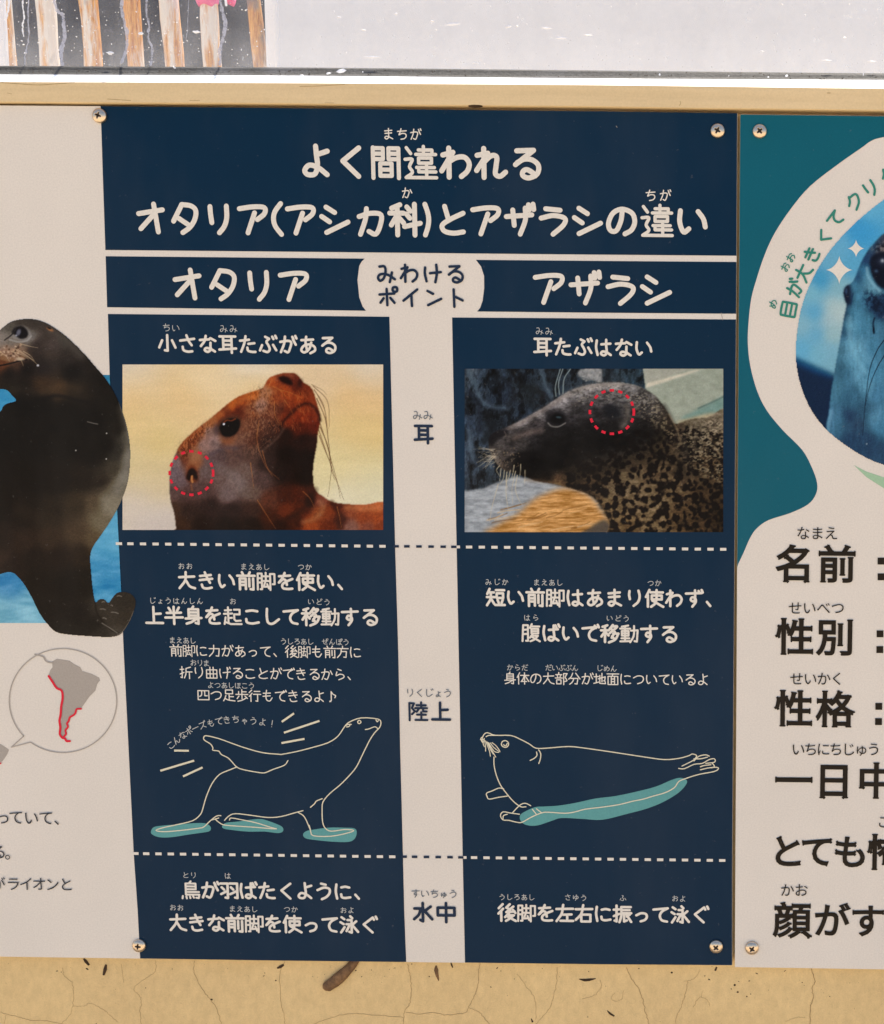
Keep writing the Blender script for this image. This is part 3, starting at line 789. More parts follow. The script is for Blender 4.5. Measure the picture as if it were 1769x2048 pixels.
sl = [[(1000, 325), (890, 315), (780, 285), (700, 257), (625, 230), (550, 213), (535, 225), (540, 240), (575, 262), (590, 285), (590, 300), (625, 305), (640, 325), (680, 345), (705, 370), (735, 402), (780, 418), (870, 434), (905, 434), (950, 415), (1000, 398), (1025, 385), (1040, 362)],
      [(735, 400), (690, 418), (630, 445), (585, 500), (550, 580), (530, 650), (515, 685), (470, 722), (380, 745), (300, 762), (248, 780), (300, 788), (400, 780), (500, 768), (535, 760), (565, 732), (600, 702), (620, 692), (638, 692)],
      [(580, 718), (605, 712), (625, 706)], [(605, 714), (630, 735), (660, 748), (740, 755), (850, 762), (972, 772), (930, 760), (850, 735), (770, 718), (700, 706), (690, 718)],
      [(660, 720), (685, 695), (725, 680), (820, 690), (920, 703), (1000, 697), (1080, 675), (1130, 662)], [(1100, 672), (1130, 690), (1150, 720), (1175, 780), (1192, 812), (1300, 815), (1400, 795), (1435, 780), (1380, 775), (1300, 785), (1265, 768), (1248, 730), (1245, 660), (1250, 610), (1290, 560), (1350, 510), (1405, 455), (1450, 400), (1490, 320), (1530, 240), (1560, 195), (1590, 162), (1597, 130), (1575, 112), (1480, 106), (1410, 130), (1380, 158), (1340, 215), (1280, 255), (1180, 285), (1090, 308), (1000, 325)],
      [(1175, 642), (1200, 620), (1210, 605), (1245, 590)], [(1504, 176), (1525, 172), (1550, 162), (1565, 160), (1580, 172)], [(1458, 128), (1468, 120), (1478, 130), (1470, 140), (1460, 137), (1458, 128)],
      [(1568, 118), (1575, 130), (1582, 122)], [(1388, 152), (1400, 145), (1420, 145)], [(1392, 160), (1405, 158), (1412, 148)], [(1168, 750), (1175, 775)]]
plines(conv(sl, 230, 1400, 2.998), 2.1, M['drawline'], board, 'sea_lion_drawing')
rays = [[(1003, 130), (1076, 79)], [(1016, 195), (1229, 124)], [(1001, 257), (1139, 232)], [(358, 302), (446, 303)], [(275, 423), (478, 362)], [(411, 457), (528, 403)]]
for l in conv(rays, 230, 1400, 2.998):
    S = Strokes(); P = at(np.array(l)[:, 0], np.array(l)[:, 1])[:, [0, 2]]; S.add(P, 4.0 * px_scale(*l[0]), caps=False, y0=LAY_TEXT)
    S.build('motion_line', M['drawline'], board)
ss = [[(195, 250), (192, 225), (205, 200), (225, 192), (270, 207), (360, 208), (420, 232), (470, 258), (510, 283), (580, 282), (700, 273), (800, 283), (1000, 312), (1150, 335), (1265, 350), (1350, 343), (1410, 327), (1430, 317), (1455, 325), (1450, 340), (1430, 358), (1370, 388)],
      [(215, 215), (230, 208), (268, 207)], [(475, 355), (500, 342), (515, 325), (512, 305)], [(525, 293), (537, 315), (535, 345), (526, 373)],
      [(262, 335), (262, 380), (275, 440), (300, 500), (340, 555), (380, 600), (420, 628), (450, 628)], [(318, 522), (290, 518), (250, 535), (218, 548), (222, 570), (235, 583), (290, 572), (340, 565)],
      [(478, 622), (450, 608), (425, 612), (400, 632), (372, 662)], [(412, 672), (360, 665), (315, 658), (300, 680), (315, 705), (350, 708), (400, 720), (430, 718), (480, 690), (540, 665), (580, 660), (680, 666), (740, 658), (800, 642), (900, 630), (1000, 615), (1080, 595), (1140, 583), (1200, 565), (1270, 545), (1325, 515), (1350, 480), (1390, 462), (1470, 437), (1560, 420), (1585, 402), (1570, 395), (1540, 398)],
      [(340, 672), (318, 680), (315, 698)], [(488, 643), (510, 670)], [(512, 640), (540, 662)], [(1440, 358), (1470, 330), (1510, 322), (1530, 330)], [(1350, 402), (1385, 403), (1440, 378), (1490, 372), (1530, 350), (1560, 345), (1562, 365), (1510, 372)], [(1478, 392), (1500, 385), (1540, 380)], [(1478, 410), (1520, 400), (1560, 392), (1548, 370)], [(1440, 345), (1480, 345), (1520, 335)],
      [(305, 258), (312, 243), (330, 238), (345, 248), (347, 265), (332, 278), (312, 272), (305, 258)], [(318, 262), (330, 270), (340, 255)]]
plines(conv(ss, 900, 1400, 2.948), 2.1, M['drawline'], board, 'seal_drawing')
wk = [[(212, 240), (235, 300), (240, 330)], [(225, 250), (255, 305), (272, 335)], [(240, 252), (262, 280), (298, 305), (275, 270), (250, 250)], [(205, 235), (212, 270), (212, 300)], [(220, 245), (240, 290), (258, 318)], [(200, 230), (182, 232)], [(198, 215), (184, 225), (190, 245)], [(230, 250), (262, 300), (290, 308)], [(205, 225), (198, 255), (206, 275)]]
plines(conv(wk, 900, 1400, 2.948), 1.7, M['drawline'], board, 'whisker_drawing')

# scuffs on the laminate
S = Strokes()
for l in ([(1443, 626), (1446, 640)], [(1233, 252), (1235, 255)]):
    P = at(np.array(l, float)[:, 0], np.array(l, float)[:, 1])[:, [0, 2]]; S.add(P, 0.9 * px_scale(*l[0]), y0=LAY_TEXT)
S.build('scratch', M['mapgrey'], board)['kind'] = 'stuff'

# left panel: map and text
circ = [(18 + 108 + 108 * math.cos(a), 1400 + 104 * math.sin(a)) for a in np.linspace(math.radians(127), math.radians(127 + 342), 60)]
circ = [(127 + 107.5 * math.cos(a), 1401 + 104 * math.sin(a)) for a in np.linspace(math.radians(137), math.radians(487), 60)]
tail0 = (52, 1473); tip = (24, 1494)
plines([circ], 2.0, M['mapgrey'], board, 'map_bubble', smooth=False)
plines([[circ[0], tip], [tip, circ[-1]]], 2.0, M['mapgrey'], board, 'map_bubble', smooth=False)
cm = lambda l: [(a / 2.666, 1280 + b / 2.666) for a, b in l]
sheet('map', cm([(280, 115), (305, 100), (340, 105), (372, 110), (400, 130), (430, 145), (440, 165), (490, 180), (530, 200), (535, 215), (520, 235), (510, 270), (480, 300), (465, 320), (445, 350), (430, 365), (410, 372), (400, 395), (375, 410), (368, 430), (360, 445), (365, 465), (352, 480), (355, 495), (345, 510), (335, 515), (325, 500), (325, 460), (330, 420), (325, 380), (332, 320), (335, 275), (300, 250), (275, 215), (260, 190), (270, 160), (282, 145)]), M['mapgrey'], board)
plines([cm([(282, 120), (262, 118), (245, 108), (235, 90), (215, 82), (190, 76)])], 3.2, M['mapgrey'], board, 'map')
plines([cm([(263, 192), (285, 225), (305, 255), (332, 270), (337, 310), (330, 350), (326, 400), (320, 430), (325, 465), (322, 500), (335, 520), (350, 525), (358, 538), (375, 538)])], 4.6, M['red'], board, 'map_coast')
plines([cm([(435, 366), (412, 368), (405, 388), (395, 400), (375, 412), (370, 430), (360, 445), (366, 462), (352, 480), (355, 500), (340, 518)])], 3.8, M['red'], board, 'map_coast')
sheet('map', cm([(-60, 540), (0, 552), (30, 570), (50, 585), (40, 610), (20, 640), (-10, 665), (-60, 700)]), M['mapgrey'], board)
plines([cm([(-10, 668), (8, 655)])], 2.4, M['red'], board, 'map_coast')
tf = M['darktext']
typeset([('っ', 7, 1634), ('て', 34, 1634), ('い', 64, 1635), ('て', 94, 1635), ('、', 124, 1636)], 32, tf, board, bold=0)
typeset([('る', -1, 1703), ('。', 26, 1705)], 32, tf, board, bold=0)
typeset([('が', -2, 1767), ('ラ', 28, 1767), ('イ', 54, 1767), ('オ', 80, 1767), ('ン', 106, 1768), ('と', 134, 1768)], 30, tf, board, bold=0)

# ------------------------------------------------------------------ printed photographs on the chart
# pool water behind the large seal
pw = Canvas(-300, 246, 750, 1245.5, 2.0)
pw.c = pw.rbf([(0, 760, 52, 128, 168), (0, 860, 60, 140, 180), (230, 760, 50, 118, 150), (200, 960, 70, 145, 175), (0, 1000, 70, 150, 185), (225, 1080, 92, 160, 190), (215, 1150, 60, 130, 170), (205, 1220, 66, 138, 175), (20, 1160, 55, 120, 165), (60, 1210, 110, 165, 185), (0, 1230, 105, 160, 178), (-250, 800, 50, 120, 165), (-250, 1200, 90, 150, 180)], soft=25)
wv = vnoise(pw.h, pw.w, 4, 4.0, 4, 5); wv2 = vnoise(pw.h, pw.w, 12, 2.5, 3, 6)
pw.c += (wv[..., None] * 60 + wv2[..., None] * 40) * np.array([1.0, 0.8, 0.6]) * (0.35 + 0.65 * np.clip((pw.Y - 1000) / 150, 0, 1))[..., None]
keep = (pw.X <= np.interp(pw.Y, [e[1] for e in edge_l], [e[0] for e in edge_l]) - 0.3).astype(float)
pw.build('pool_photograph', board, keep, y=LAY_INK)

K7 = 2.9257
sx = Canvas(-115, 275, 634, 1277, 1.0, 0, 600, K7)
outline = [(-40, 205), (0, 178), (60, 132), (120, 116), (190, 113), (260, 130), (340, 175), (420, 240), (500, 320), (560, 390), (620, 460), (670, 540), (710, 630), (742, 730), (760, 830), (764, 920), (757, 1020), (740, 1100), (700, 1200), (650, 1290), (590, 1380), (548, 1440), (529, 1500), (535, 1600), (545, 1700), (560, 1768), (582, 1754), (612, 1752), (638, 1772), (662, 1742), (690, 1714), (740, 1710), (780, 1730), (796, 1765), (785, 1820), (760, 1880), (722, 1940), (692, 1962), (640, 1970), (540, 1966), (400, 1955), (330, 1940), (290, 1905), (240, 1840), (190, 1740), (150, 1670), (100, 1610), (60, 1590), (0, 1603), (-120, 1640), (-240, 1500), (-300, 1200), (-260, 900), (-120, 720), (0, 657), (22, 622), (50, 606), (98, 590), (76, 560), (42, 526), (0, 518), (-120, 500), (-230, 420), (-220, 300), (-120, 250)]
km = sx.mask(outline, True, 0)
sx.c = sx.rbf([
 (60, 150, 78, 74, 68), (130, 125, 66, 60, 54), (200, 135, 60, 54, 48), (300, 190, 62, 54, 48), (380, 240, 62, 58, 52), (450, 290, 54, 48, 42), (520, 370, 38, 32, 27), (600, 470, 30, 25, 20),
 (20, 230, 120, 112, 104), (60, 245, 105, 98, 90), (180, 215, 110, 104, 98), (220, 260, 58, 50, 46), (320, 260, 72, 64, 60), (300, 320, 62, 54, 48), (400, 340, 50, 44, 40), (430, 420, 24, 20, 17), (250, 410, 42, 36, 34),
 (50, 300, 140, 112, 92), (100, 320, 128, 102, 84), (20, 370, 96, 62, 40), (110, 380, 70, 52, 42), (60, 430, 30, 24, 20), (150, 400, 26, 22, 20), (250, 480, 62, 48, 34), (350, 520, 66, 52, 36), (450, 520, 44, 36, 26), (130, 500, 34, 28, 22), (60, 520, 40, 34, 26),
 (100, 600, 20, 17, 14), (250, 620, 18, 15, 12), (400, 650, 20, 17, 13), (550, 700, 22, 18, 14), (650, 650, 30, 26, 20), (700, 760, 34, 30, 24), (735, 800, 70, 66, 58), (750, 920, 112, 106, 94), (700, 900, 50, 46, 40), (680, 1000, 64, 58, 48),
 (0, 800, 20, 17, 14), (200, 850, 22, 18, 14), (400, 850, 22, 18, 13), (550, 900, 24, 19, 14), (620, 850, 25, 21, 16), (0, 1000, 26, 20, 15), (200, 1050, 26, 20, 14), (350, 1050, 30, 24, 17), (500, 1050, 38, 31, 23), (600, 1050, 52, 45, 36), (700, 1090, 104, 97, 84), (720, 1030, 118, 112, 100),
 (0, 1200, 30, 23, 16), (150, 1250, 36, 28, 20), (300, 1250, 44, 36, 26), (450, 1200, 58, 49, 37), (550, 1200, 80, 70, 56), (640, 1200, 122, 114, 98), (600, 1300, 104, 94, 78), (0, 1400, 44, 34, 26), (150, 1420, 52, 40, 30), (300, 1400, 58, 46, 34), (450, 1380, 72, 60, 46), (540, 1400, 84, 73, 57),
 (0, 1520, 56, 44, 35), (60, 1570, 46, 36, 29), (200, 1500, 38, 29, 21), (350, 1500, 40, 30, 21), (480, 1480, 48, 38, 27), (250, 1650, 36, 29, 21), (400, 1650, 33, 27, 20), (500, 1650, 36, 30, 22), (300, 1800, 38, 32, 25), (450, 1850, 36, 30, 24), (550, 1900, 42, 37, 30), (400, 1930, 44, 39, 32), (600, 1950, 56, 51, 44),
 (600, 1800, 62, 56, 48), (660, 1850, 64, 58, 50), (740, 1760, 56, 51, 44), (760, 1830, 60, 54, 46), (690, 1930, 74, 68, 60), (700, 1880, 60, 54, 46)], power=2.2, soft=9)
sx.c = np.stack([sx.blur(sx.c[..., i], 3.5) for i in range(3)], -1)
sx.c = 120 * (sx.c / 120) ** 1.18
fur = vnoise(sx.h, sx.w, 1.8, 1.6, 2, 8); fur2 = vnoise(sx.h, sx.w, 12, 1.5, 3, 9)
sx.c *= (1 + 0.24 * fur + 0.10 * fur2)[..., None]
for q, w_, c_, a_ in (([(715, 640), (745, 760), (752, 880), (735, 1000), (690, 1120)], 13, (118, 112, 102), 0.4), ([(300, 180), (400, 250), (480, 330)], 12, (84, 78, 72), 0.5), ([(640, 1080), (600, 1180), (540, 1260)], 16, (104, 95, 80), 0.2),
    ([(180, 300), (280, 360), (380, 380)], 10, (28, 24, 22), 0.4), ([(250, 545), (360, 500), (460, 520)], 8, (78, 62, 44), 0.4), ([(60, 545), (130, 520), (220, 545)], 7, (50, 42, 34), 0.4), ([(120, 1230), (300, 1300), (480, 1290)], 26, (66, 54, 41), 0.2)):
    sx.line(q, w_, c_, a_, 8)
sx.c = np.maximum(sx.c, 6)
sx.poly([(108, 155), (150, 155), (180, 185), (185, 215), (160, 238), (110, 235), (70, 215)], (128, 122, 116), 0.75, 2)
sx.poly([(95, 160), (130, 152), (158, 170), (168, 198), (155, 222), (120, 226), (92, 205), (72, 190)], (18, 16, 18), 1, 1.4)
sx.dab(112, 190, 12, 20, (96, 96, 108), 0.9, 0.4); sx.dab(98, 208, 6, 5, (150, 150, 158), 0.8)
sx.line([(30, 235), (70, 205), (95, 170)], 3, (40, 36, 36), 0.8); sx.line([(60, 232), (110, 245), (160, 238), (185, 212)], 3.5, (150, 146, 140), 0.6)
sx.dab(296, 172, 20, 8, (150, 96, 60), 0.9, 0.5); sx.dab(292, 165, 12, 6, (24, 20, 18), 0.9, 0.4)
for i in range(46):
    a = rnd.uniform(-10, 130); b = 270 + rnd.uniform(0, 90) - abs(a - 60) * 0.2
    sx.dab(a, b, rnd.uniform(5, 9), rnd.uniform(3, 6), rnd.choice([(186, 160, 134), (170, 138, 108), (60, 44, 36), (84, 60, 48)]), 0.75, rnd.uniform(0, 3))
sx.poly([(0, 345), (60, 360), (110, 352), (150, 345), (130, 325), (80, 338), (20, 330)], (128, 92, 68), 0.7, 1.5)
sx.line([(0, 385), (60, 372), (120, 356), (160, 350)], 3, (20, 16, 14), 0.9)
sx.dab(120, 345, 25, 10, (196, 176, 150), 0.7, 0.1)
for q in ([(70, 300), (130, 320), (170, 345)], [(90, 285), (160, 330), (205, 355)], [(110, 290), (180, 340), (230, 385)], [(90, 310), (125, 350), (140, 385)], [(120, 255), (175, 270), (225, 280)], [(140, 300), (180, 325), (200, 350)], [(0, 300), (40, 330), (60, 360)]):
    sx.line(q, 1.6, (176, 152, 120), 0.75, taper=True)
sx.dab(225, 383, 7, 6, (190, 190, 195), 0.9)
sx.line([(100, 590), (200, 600), (330, 560), (430, 580), (520, 600)], 7, (12, 10, 9), 0.6, 3)
sx.line([(30, 610), (90, 600), (200, 640), (300, 640)], 6, (10, 9, 8), 0.6, 3)
sx.line([(515, 712), (545, 720), (575, 726)], 2, (120, 115, 108), 0.7)
sx.dab(320, 750, 40, 18, (10, 9, 8), 0.7, 0, 1); sx.dab(455, 735, 45, 20, (10, 9, 8), 0.6, 0, 1); sx.dab(590, 1068, 50, 14, (34, 26, 20), 0.6, -0.2, 1)
for x, y in ((627, 780), (447, 880), (625, 930)): sx.dab(x, y, 4, 4, (185, 180, 172), 0.9)
sx.line([(600, 1480), (530, 1500), (470, 1530)], 4, (32, 25, 18), 0.5, 3)
sx.line([(560, 1770), (575, 1840), (640, 1920), (700, 1950)], 3, (34, 28, 22), 0.8, 1.5)
for q in ([(590, 1808), (620, 1812)], [(600, 1768), (615, 1766)], [(655, 1826), (695, 1834)], [(688, 1732), (715, 1734)], [(652, 1785), (662, 1790)], [(605, 1860), (625, 1866)], [(600, 1890), (640, 1915), (690, 1948)]):
    q = [(q[0][0], q[0][1]), ((q[0][0] + q[-1][0]) / 2, (q[0][1] + q[-1][1]) / 2 - 3), q[-1]] if len(q) == 2 else q
    sx.line(q, 1.8, (128, 120, 108), 0.7)
rim = sx.mask(outline, True, 0) - sx.blur(sx.mask(outline, True, 0), 3)
sx.line([(785, 1820), (760, 1880), (722, 1938), (692, 1958)], 2, (112, 104, 94), 0.7)
sx.line([(700, 600), (740, 730), (758, 830)], 2, (104, 100, 94), 0.6)
sx.build('seal_photograph', board, km, y=-0.00038)

# sea lion photograph with ear flap
KA = 2.948
A = Canvas(246, 767.5, 729, 1060, 1.35, 200, 620, KA)
A.c = A.rbf([(150, 330, 206, 196, 182), (900, 335, 208, 198, 182), (1600, 345, 206, 196, 180), (150, 390, 214, 190, 148), (600, 390, 216, 192, 150), (1300, 400, 212, 186, 148), (1620, 400, 210, 186, 150),
 (180, 520, 215, 182, 128), (500, 520, 214, 182, 130), (900, 430, 216, 186, 132), (1500, 520, 212, 176, 122), (1620, 520, 210, 174, 120), (180, 700, 212, 184, 128), (350, 800, 208, 182, 122), (1500, 700, 210, 182, 124), (1620, 750, 212, 182, 120), (190, 900, 206, 186, 138), (350, 950, 202, 182, 136), (190, 1000, 204, 182, 132), (350, 1030, 200, 180, 142),
 (1400, 900, 208, 190, 138), (1600, 880, 206, 188, 136), (1350, 980, 208, 194, 146), (1620, 970, 206, 196, 154), (1620, 1060, 206, 198, 168), (1420, 1080, 208, 200, 172), (190, 1080, 198, 184, 164), (190, 1150, 196, 184, 172), (300, 1250, 194, 182, 172), (400, 1250, 190, 178, 168)], soft=40)
bgn = vnoise(A.h, A.w, 10, 6, 3, 12); A.c += bgn[..., None] * 10
head = [(452, 1290), (440, 1200), (418, 1120), (412, 1040), (416, 960), (428, 900), (452, 840), (480, 790), (540, 730), (600, 680), (640, 650), (700, 600), (760, 550), (820, 510), (880, 488), (945, 466), (965, 455), (985, 420), (1005, 398), (1050, 380), (1100, 370), (1145, 372), (1175, 392), (1200, 425), (1240, 450), (1262, 485), (1275, 530), (1290, 580), (1302, 640), (1295, 690), (1285, 740), (1280, 800), (1262, 900), (1258, 980), (1272, 1060), (1320, 1100), (1370, 1130), (1440, 1142), (1560, 1148), (1700, 1142), (1720, 1340), (460, 1340)]
hm = A.mask(head, True, 1.0)
body = A.rbf([
 (1020, 420, 158, 82, 44), (1060, 395, 120, 62, 38), (1150, 400, 100, 50, 34), (1230, 470, 112, 56, 32), (1160, 450, 92, 44, 28), (1100, 480, 146, 74, 38), (1180, 520, 140, 68, 34), (1240, 540, 120, 56, 28), (1040, 520, 138, 76, 46), (980, 490, 150, 110, 84), (950, 560, 142, 116, 104), (900, 500, 176, 98, 42), (840, 530, 150, 78, 34), (780, 560, 158, 84, 36), (720, 610, 140, 78, 44), (820, 600, 92, 44, 22), (740, 600, 96, 48, 26), (880, 600, 116, 72, 48), (1000, 600, 116, 76, 58), (1060, 580, 96, 58, 42), (1110, 600, 120, 56, 30),
 (650, 660, 140, 92, 64), (600, 710, 134, 78, 50), (540, 760, 128, 70, 40), (490, 810, 124, 70, 44), (500, 870, 104, 62, 44), (640, 720, 132, 112, 106), (620, 800, 132, 112, 106), (680, 780, 128, 112, 110), (760, 800, 122, 92, 80), (560, 860, 134, 96, 76), (560, 910, 130, 84, 60), (450, 890, 116, 106, 110), (440, 960, 104, 96, 102), (470, 1010, 100, 90, 94), (620, 950, 98, 88, 88), (660, 880, 96, 86, 88), (720, 850, 84, 74, 74), (800, 850, 88, 74, 70), (860, 760, 108, 82, 70), (900, 850, 80, 66, 60), (870, 680, 112, 78, 60),
 (960, 680, 92, 66, 54), (1030, 700, 66, 46, 38), (1120, 650, 116, 54, 30), (1200, 620, 130, 58, 30), (1260, 640, 110, 48, 26), (1270, 690, 92, 40, 22), (1180, 700, 84, 38, 22), (1100, 740, 44, 26, 19), (1200, 770, 46, 26, 20), (1260, 780, 52, 30, 24), (1000, 790, 50, 36, 31), (1100, 850, 34, 21, 16), (1220, 870, 36, 23, 18), (980, 900, 56, 42, 38), (1200, 980, 34, 20, 14), (1080, 960, 42, 28, 23), (960, 1000, 80, 68, 66), (860, 950, 100, 88, 84), (800, 1020, 112, 102, 100), (760, 1090, 104, 94, 94), (900, 1080, 98, 86, 80), (700, 980, 100, 88, 86), (620, 1060, 84, 70, 68), (520, 1080, 84, 68, 66), (440, 1080, 88, 76, 74),
 (440, 1180, 72, 56, 44), (520, 1180, 58, 44, 38), (650, 1160, 54, 40, 36), (780, 1180, 52, 38, 34), (600, 1270, 44, 30, 23), (480, 1270, 66, 48, 34), (760, 1270, 38, 26, 20), (900, 1180, 64, 46, 38), (900, 1270, 40, 26, 18), (1000, 1130, 88, 58, 44), (1000, 1220, 70, 40, 24), (1100, 1100, 72, 38, 24), (1180, 1090, 80, 40, 22), (1100, 1180, 98, 52, 28), (1200, 1170, 84, 42, 22), (1240, 1130, 50, 26, 16), (1150, 1240, 70, 36, 20), (1060, 1280, 52, 28, 18), (1300, 1130, 118, 74, 60), (1290, 1190, 132, 78, 48), (1350, 1190, 122, 66, 38), (1250, 1260, 138, 74, 40), (1350, 1280, 100, 52, 30), (1400, 1150, 84, 46, 32), (1420, 1240, 76, 46, 36), (1480, 1280, 124, 92, 84), (1480, 1180, 134, 78, 54), (1550, 1160, 166, 98, 66), (1640, 1160, 170, 100, 64), (1640, 1220, 144, 76, 40), (1560, 1220, 134, 72, 42), (1580, 1280, 126, 78, 62), (1660, 1285, 128, 68, 40)], power=2.3, soft=5)
f1 = vnoise(A.h, A.w, 2.2, 0.9, 2, 21); f2 = vnoise(A.h, A.w, 6, 0.7, 3, 22); f3 = vnoise(A.h, A.w, 3, 0.6, 3, 23)
body = np.stack([A.blur(body[..., i], 2.2) for i in range(3)], -1)
body = np.clip(body + (body - body.mean(-1, keepdims=True)) * 0.26, 4, 250)
body = body * 0.72 + 0.28 * body.mean(-1, keepdims=True) * np.array([1.22, 0.93, 0.82])
body *= (1 + 0.26 * f1 + 0.12 * f2)[..., None]
body = 130 * (body / 130) ** 1.22 * 0.93
A.put(hm, body)
for q, w_, c_, a_ in (([(500, 800), (570, 730), (670, 648), (790, 556), (890, 505)], 9, (180, 104, 58), 0.30), ([(1015, 410), (1085, 390), (1150, 386)], 6, (190, 116, 78), 0.35), ([(1245, 490), (1262, 560), (1275, 640)], 6, (158, 78, 44), 0.35), ([(700, 930), (820, 990), (860, 1080)], 22, (108, 96, 94), 0.22), ([(1450, 1165), (1560, 1170), (1660, 1165)], 6, (190, 120, 80), 0.4)):
    A.line(q, w_, c_, a_, 5)
zone = A.mask([(880, 490), (1000, 450), (1040, 560), (1060, 680), (980, 830), (900, 860), (850, 800), (860, 640)], True, 8)
A.put(zone * np.clip(f3 * 5, 0, 1) * 0.5, (60, 32, 22)); A.put(zone * np.clip(-f3 * 5, 0, 1) * 0.4, (166, 112, 84))
zone = A.mask([(470, 800), (560, 720), (640, 660), (660, 700), (560, 800), (520, 880), (470, 860)], True, 5)
A.put(zone * np.clip(f3 * 6, 0, 1) * 0.7, (64, 34, 16)); A.put(zone * np.clip(-f3 * 5, 0, 1) * 0.45, (176, 112, 74))
# eye
A.poly([(690, 690), (705, 655), (750, 632), (810, 628), (832, 650), (828, 690), (800, 735), (755, 758), (712, 742), (690, 715)], (60, 38, 26), 0.9, 3)
A.poly([(668, 700), (690, 672), (705, 700), (700, 735), (680, 735)], (66, 54, 56), 0.8, 3)
A.poly([(708, 700), (715, 672), (745, 650), (790, 640), (822, 650), (822, 690), (800, 725), (762, 742), (728, 735)], (16, 9, 7), 1, 1.6)
A.poly([(705, 745), (750, 765), (800, 745), (790, 775), (750, 790), (715, 775)], (116, 56, 22), 0.6, 4)
A.line([(728, 665), (750, 650), (775, 652), (800, 642)], 2.4, (120, 58, 26), 0.7, 1.2); A.dab(732, 672, 6, 6, (225, 225, 235), 1.0); A.dab(722, 678, 6, 3, (130, 130, 145), 0.6)
A.line([(665, 790), (720, 800), (800, 810), (860, 800)], 7, (58, 46, 46), 0.4, 4); A.line([(660, 850), (720, 820), (800, 815)], 6, (70, 62, 68), 0.5, 4)
A.poly([(560, 820), (590, 840), (600, 880), (575, 900), (560, 930), (535, 920), (530, 880)], (150, 98, 68), 0.55, 5)
A.poly([(712, 700), (722, 668), (752, 646), (795, 640), (824, 652), (822, 695), (798, 730), (762, 746), (728, 738)], (13, 8, 6), 1, 1.4)
A.line([(732, 664), (752, 650), (776, 653), (800, 643)], 2.2, (150, 72, 34), 0.7, 1.2); A.dab(733, 673, 6, 6, (225, 225, 235), 1.0)
A.line([(700, 680), (730, 640), (790, 620), (835, 635)], 4, (74, 40, 26), 0.55, 3)
# nostrils and mouth
A.poly([(1050, 400), (1080, 388), (1110, 395), (1130, 415), (1140, 440), (1110, 440), (1075, 425)], (28, 12, 8), 0.95, 2)
A.poly([(1165, 435), (1180, 405), (1195, 415), (1190, 440), (1175, 455)], (44, 18, 12), 0.85, 2.5)
A.line([(1150, 380), (1158, 420), (1165, 460), (1185, 500)], 3, (70, 30, 16), 0.6, 2)
A.line([(1060, 690), (1095, 645), (1130, 610), (1170, 572), (1215, 552), (1260, 568), (1290, 610), (1300, 650)], 5, (30, 14, 9), 0.75, 3.2)
A.line([(1080, 590), (1110, 600), (1140, 590)], 8, (60, 30, 20), 0.5, 4)
A.line([(960, 830), (1010, 790), (1060, 740), (1085, 700)], 3, (120, 100, 90), 0.4, 3)
A.poly([(900, 740), (930, 720), (950, 740), (940, 790), (900, 810), (870, 790)], (58, 30, 18), 0.6, 5)
# ear
A.line([(540, 1030), (545, 1060)], 3, (136, 78, 48), 0.6, 2)
A.poly([(520, 940), (535, 915), (558, 918), (572, 945), (580, 985), (570, 1015), (525, 1012), (512, 975)], (92, 44, 22), 0.95, 3)
A.poly([(518, 962), (530, 938), (556, 936), (576, 965), (574, 1008), (550, 985), (528, 1008), (512, 990)], (26, 11, 6), 1, 1.6)
A.line([(545, 980), (543, 1000), (548, 1014)], 4, (176, 112, 66), 0.95, 1.2)
# neck folds
A.line([(1270, 1060), (1240, 1130), (1180, 1190), (1090, 1240)], 9, (40, 20, 12), 0.6, 5); A.line([(1370, 1135), (1405, 1190), (1425, 1280)], 8, (56, 28, 18), 0.7, 4)
A.line([(1300, 1130), (1320, 1170), (1270, 1230), (1200, 1250)], 8, (160, 108, 78), 0.4, 5)
for q, a in (([(1260, 450), (1340, 530), (1355, 650), (1350, 700)], .7), ([(1265, 470), (1320, 560), (1340, 680)], .8), ([(1280, 520), (1330, 640), (1350, 780), (1370, 930), (1410, 1040), (1440, 1120)], .9), ([(1290, 640), (1330, 760), (1370, 900), (1400, 1010), (1420, 1110)], .8),
             ([(1290, 700), (1340, 850), (1365, 930), (1355, 1040), (1345, 1100)], .7), ([(1285, 500), (1330, 600), (1345, 720)], .6), ([(1250, 440), (1310, 470), (1340, 500)], .5), ([(1295, 740), (1330, 830), (1360, 900)], .8), ([(1300, 690), (1345, 800), (1365, 930), (1385, 1000)], .8)):
    A.line(q, 1.5, (74, 44, 26), a, 0.6, taper=True)
for q in ([(940, 650), (930, 780), (980, 920), (1060, 1000)], [(960, 830), (985, 920), (1020, 980)], [(1030, 540), (1035, 620), (1065, 680)], [(1090, 530), (1110, 560), (1125, 580)], [(930, 1120), (980, 1200), (1035, 1285)], [(1200, 1070), (1240, 1110), (1265, 1160)], [(1400, 1160), (1415, 1220), (1425, 1280)], [(1060, 470), (1130, 490), (1190, 520)], [(1020, 450), (1060, 470), (1100, 510)], [(890, 900), (900, 980), (910, 1050)], [(1010, 420), (990, 480), (1020, 540)]):
    A.line(q, 1.6, (172, 104, 58), 0.6, 0.6, taper=True)
for i in range(150):
    x = rnd.uniform(900, 1250); y = rnd.uniform(470, 700)
    if (x - 1080) ** 2 / 200 ** 2 + (y - 580) ** 2 / 140 ** 2 < 1: A.line([(x, y), (x + rnd.uniform(2, 8), y + rnd.uniform(6, 16)), (x + rnd.uniform(4, 14), y + rnd.uniform(16, 32))], 1.1, rnd.choice([(172, 96, 56), (56, 28, 18), (150, 84, 48)]), 0.4, 0.6)
A.build('sea_lion_photograph', board)

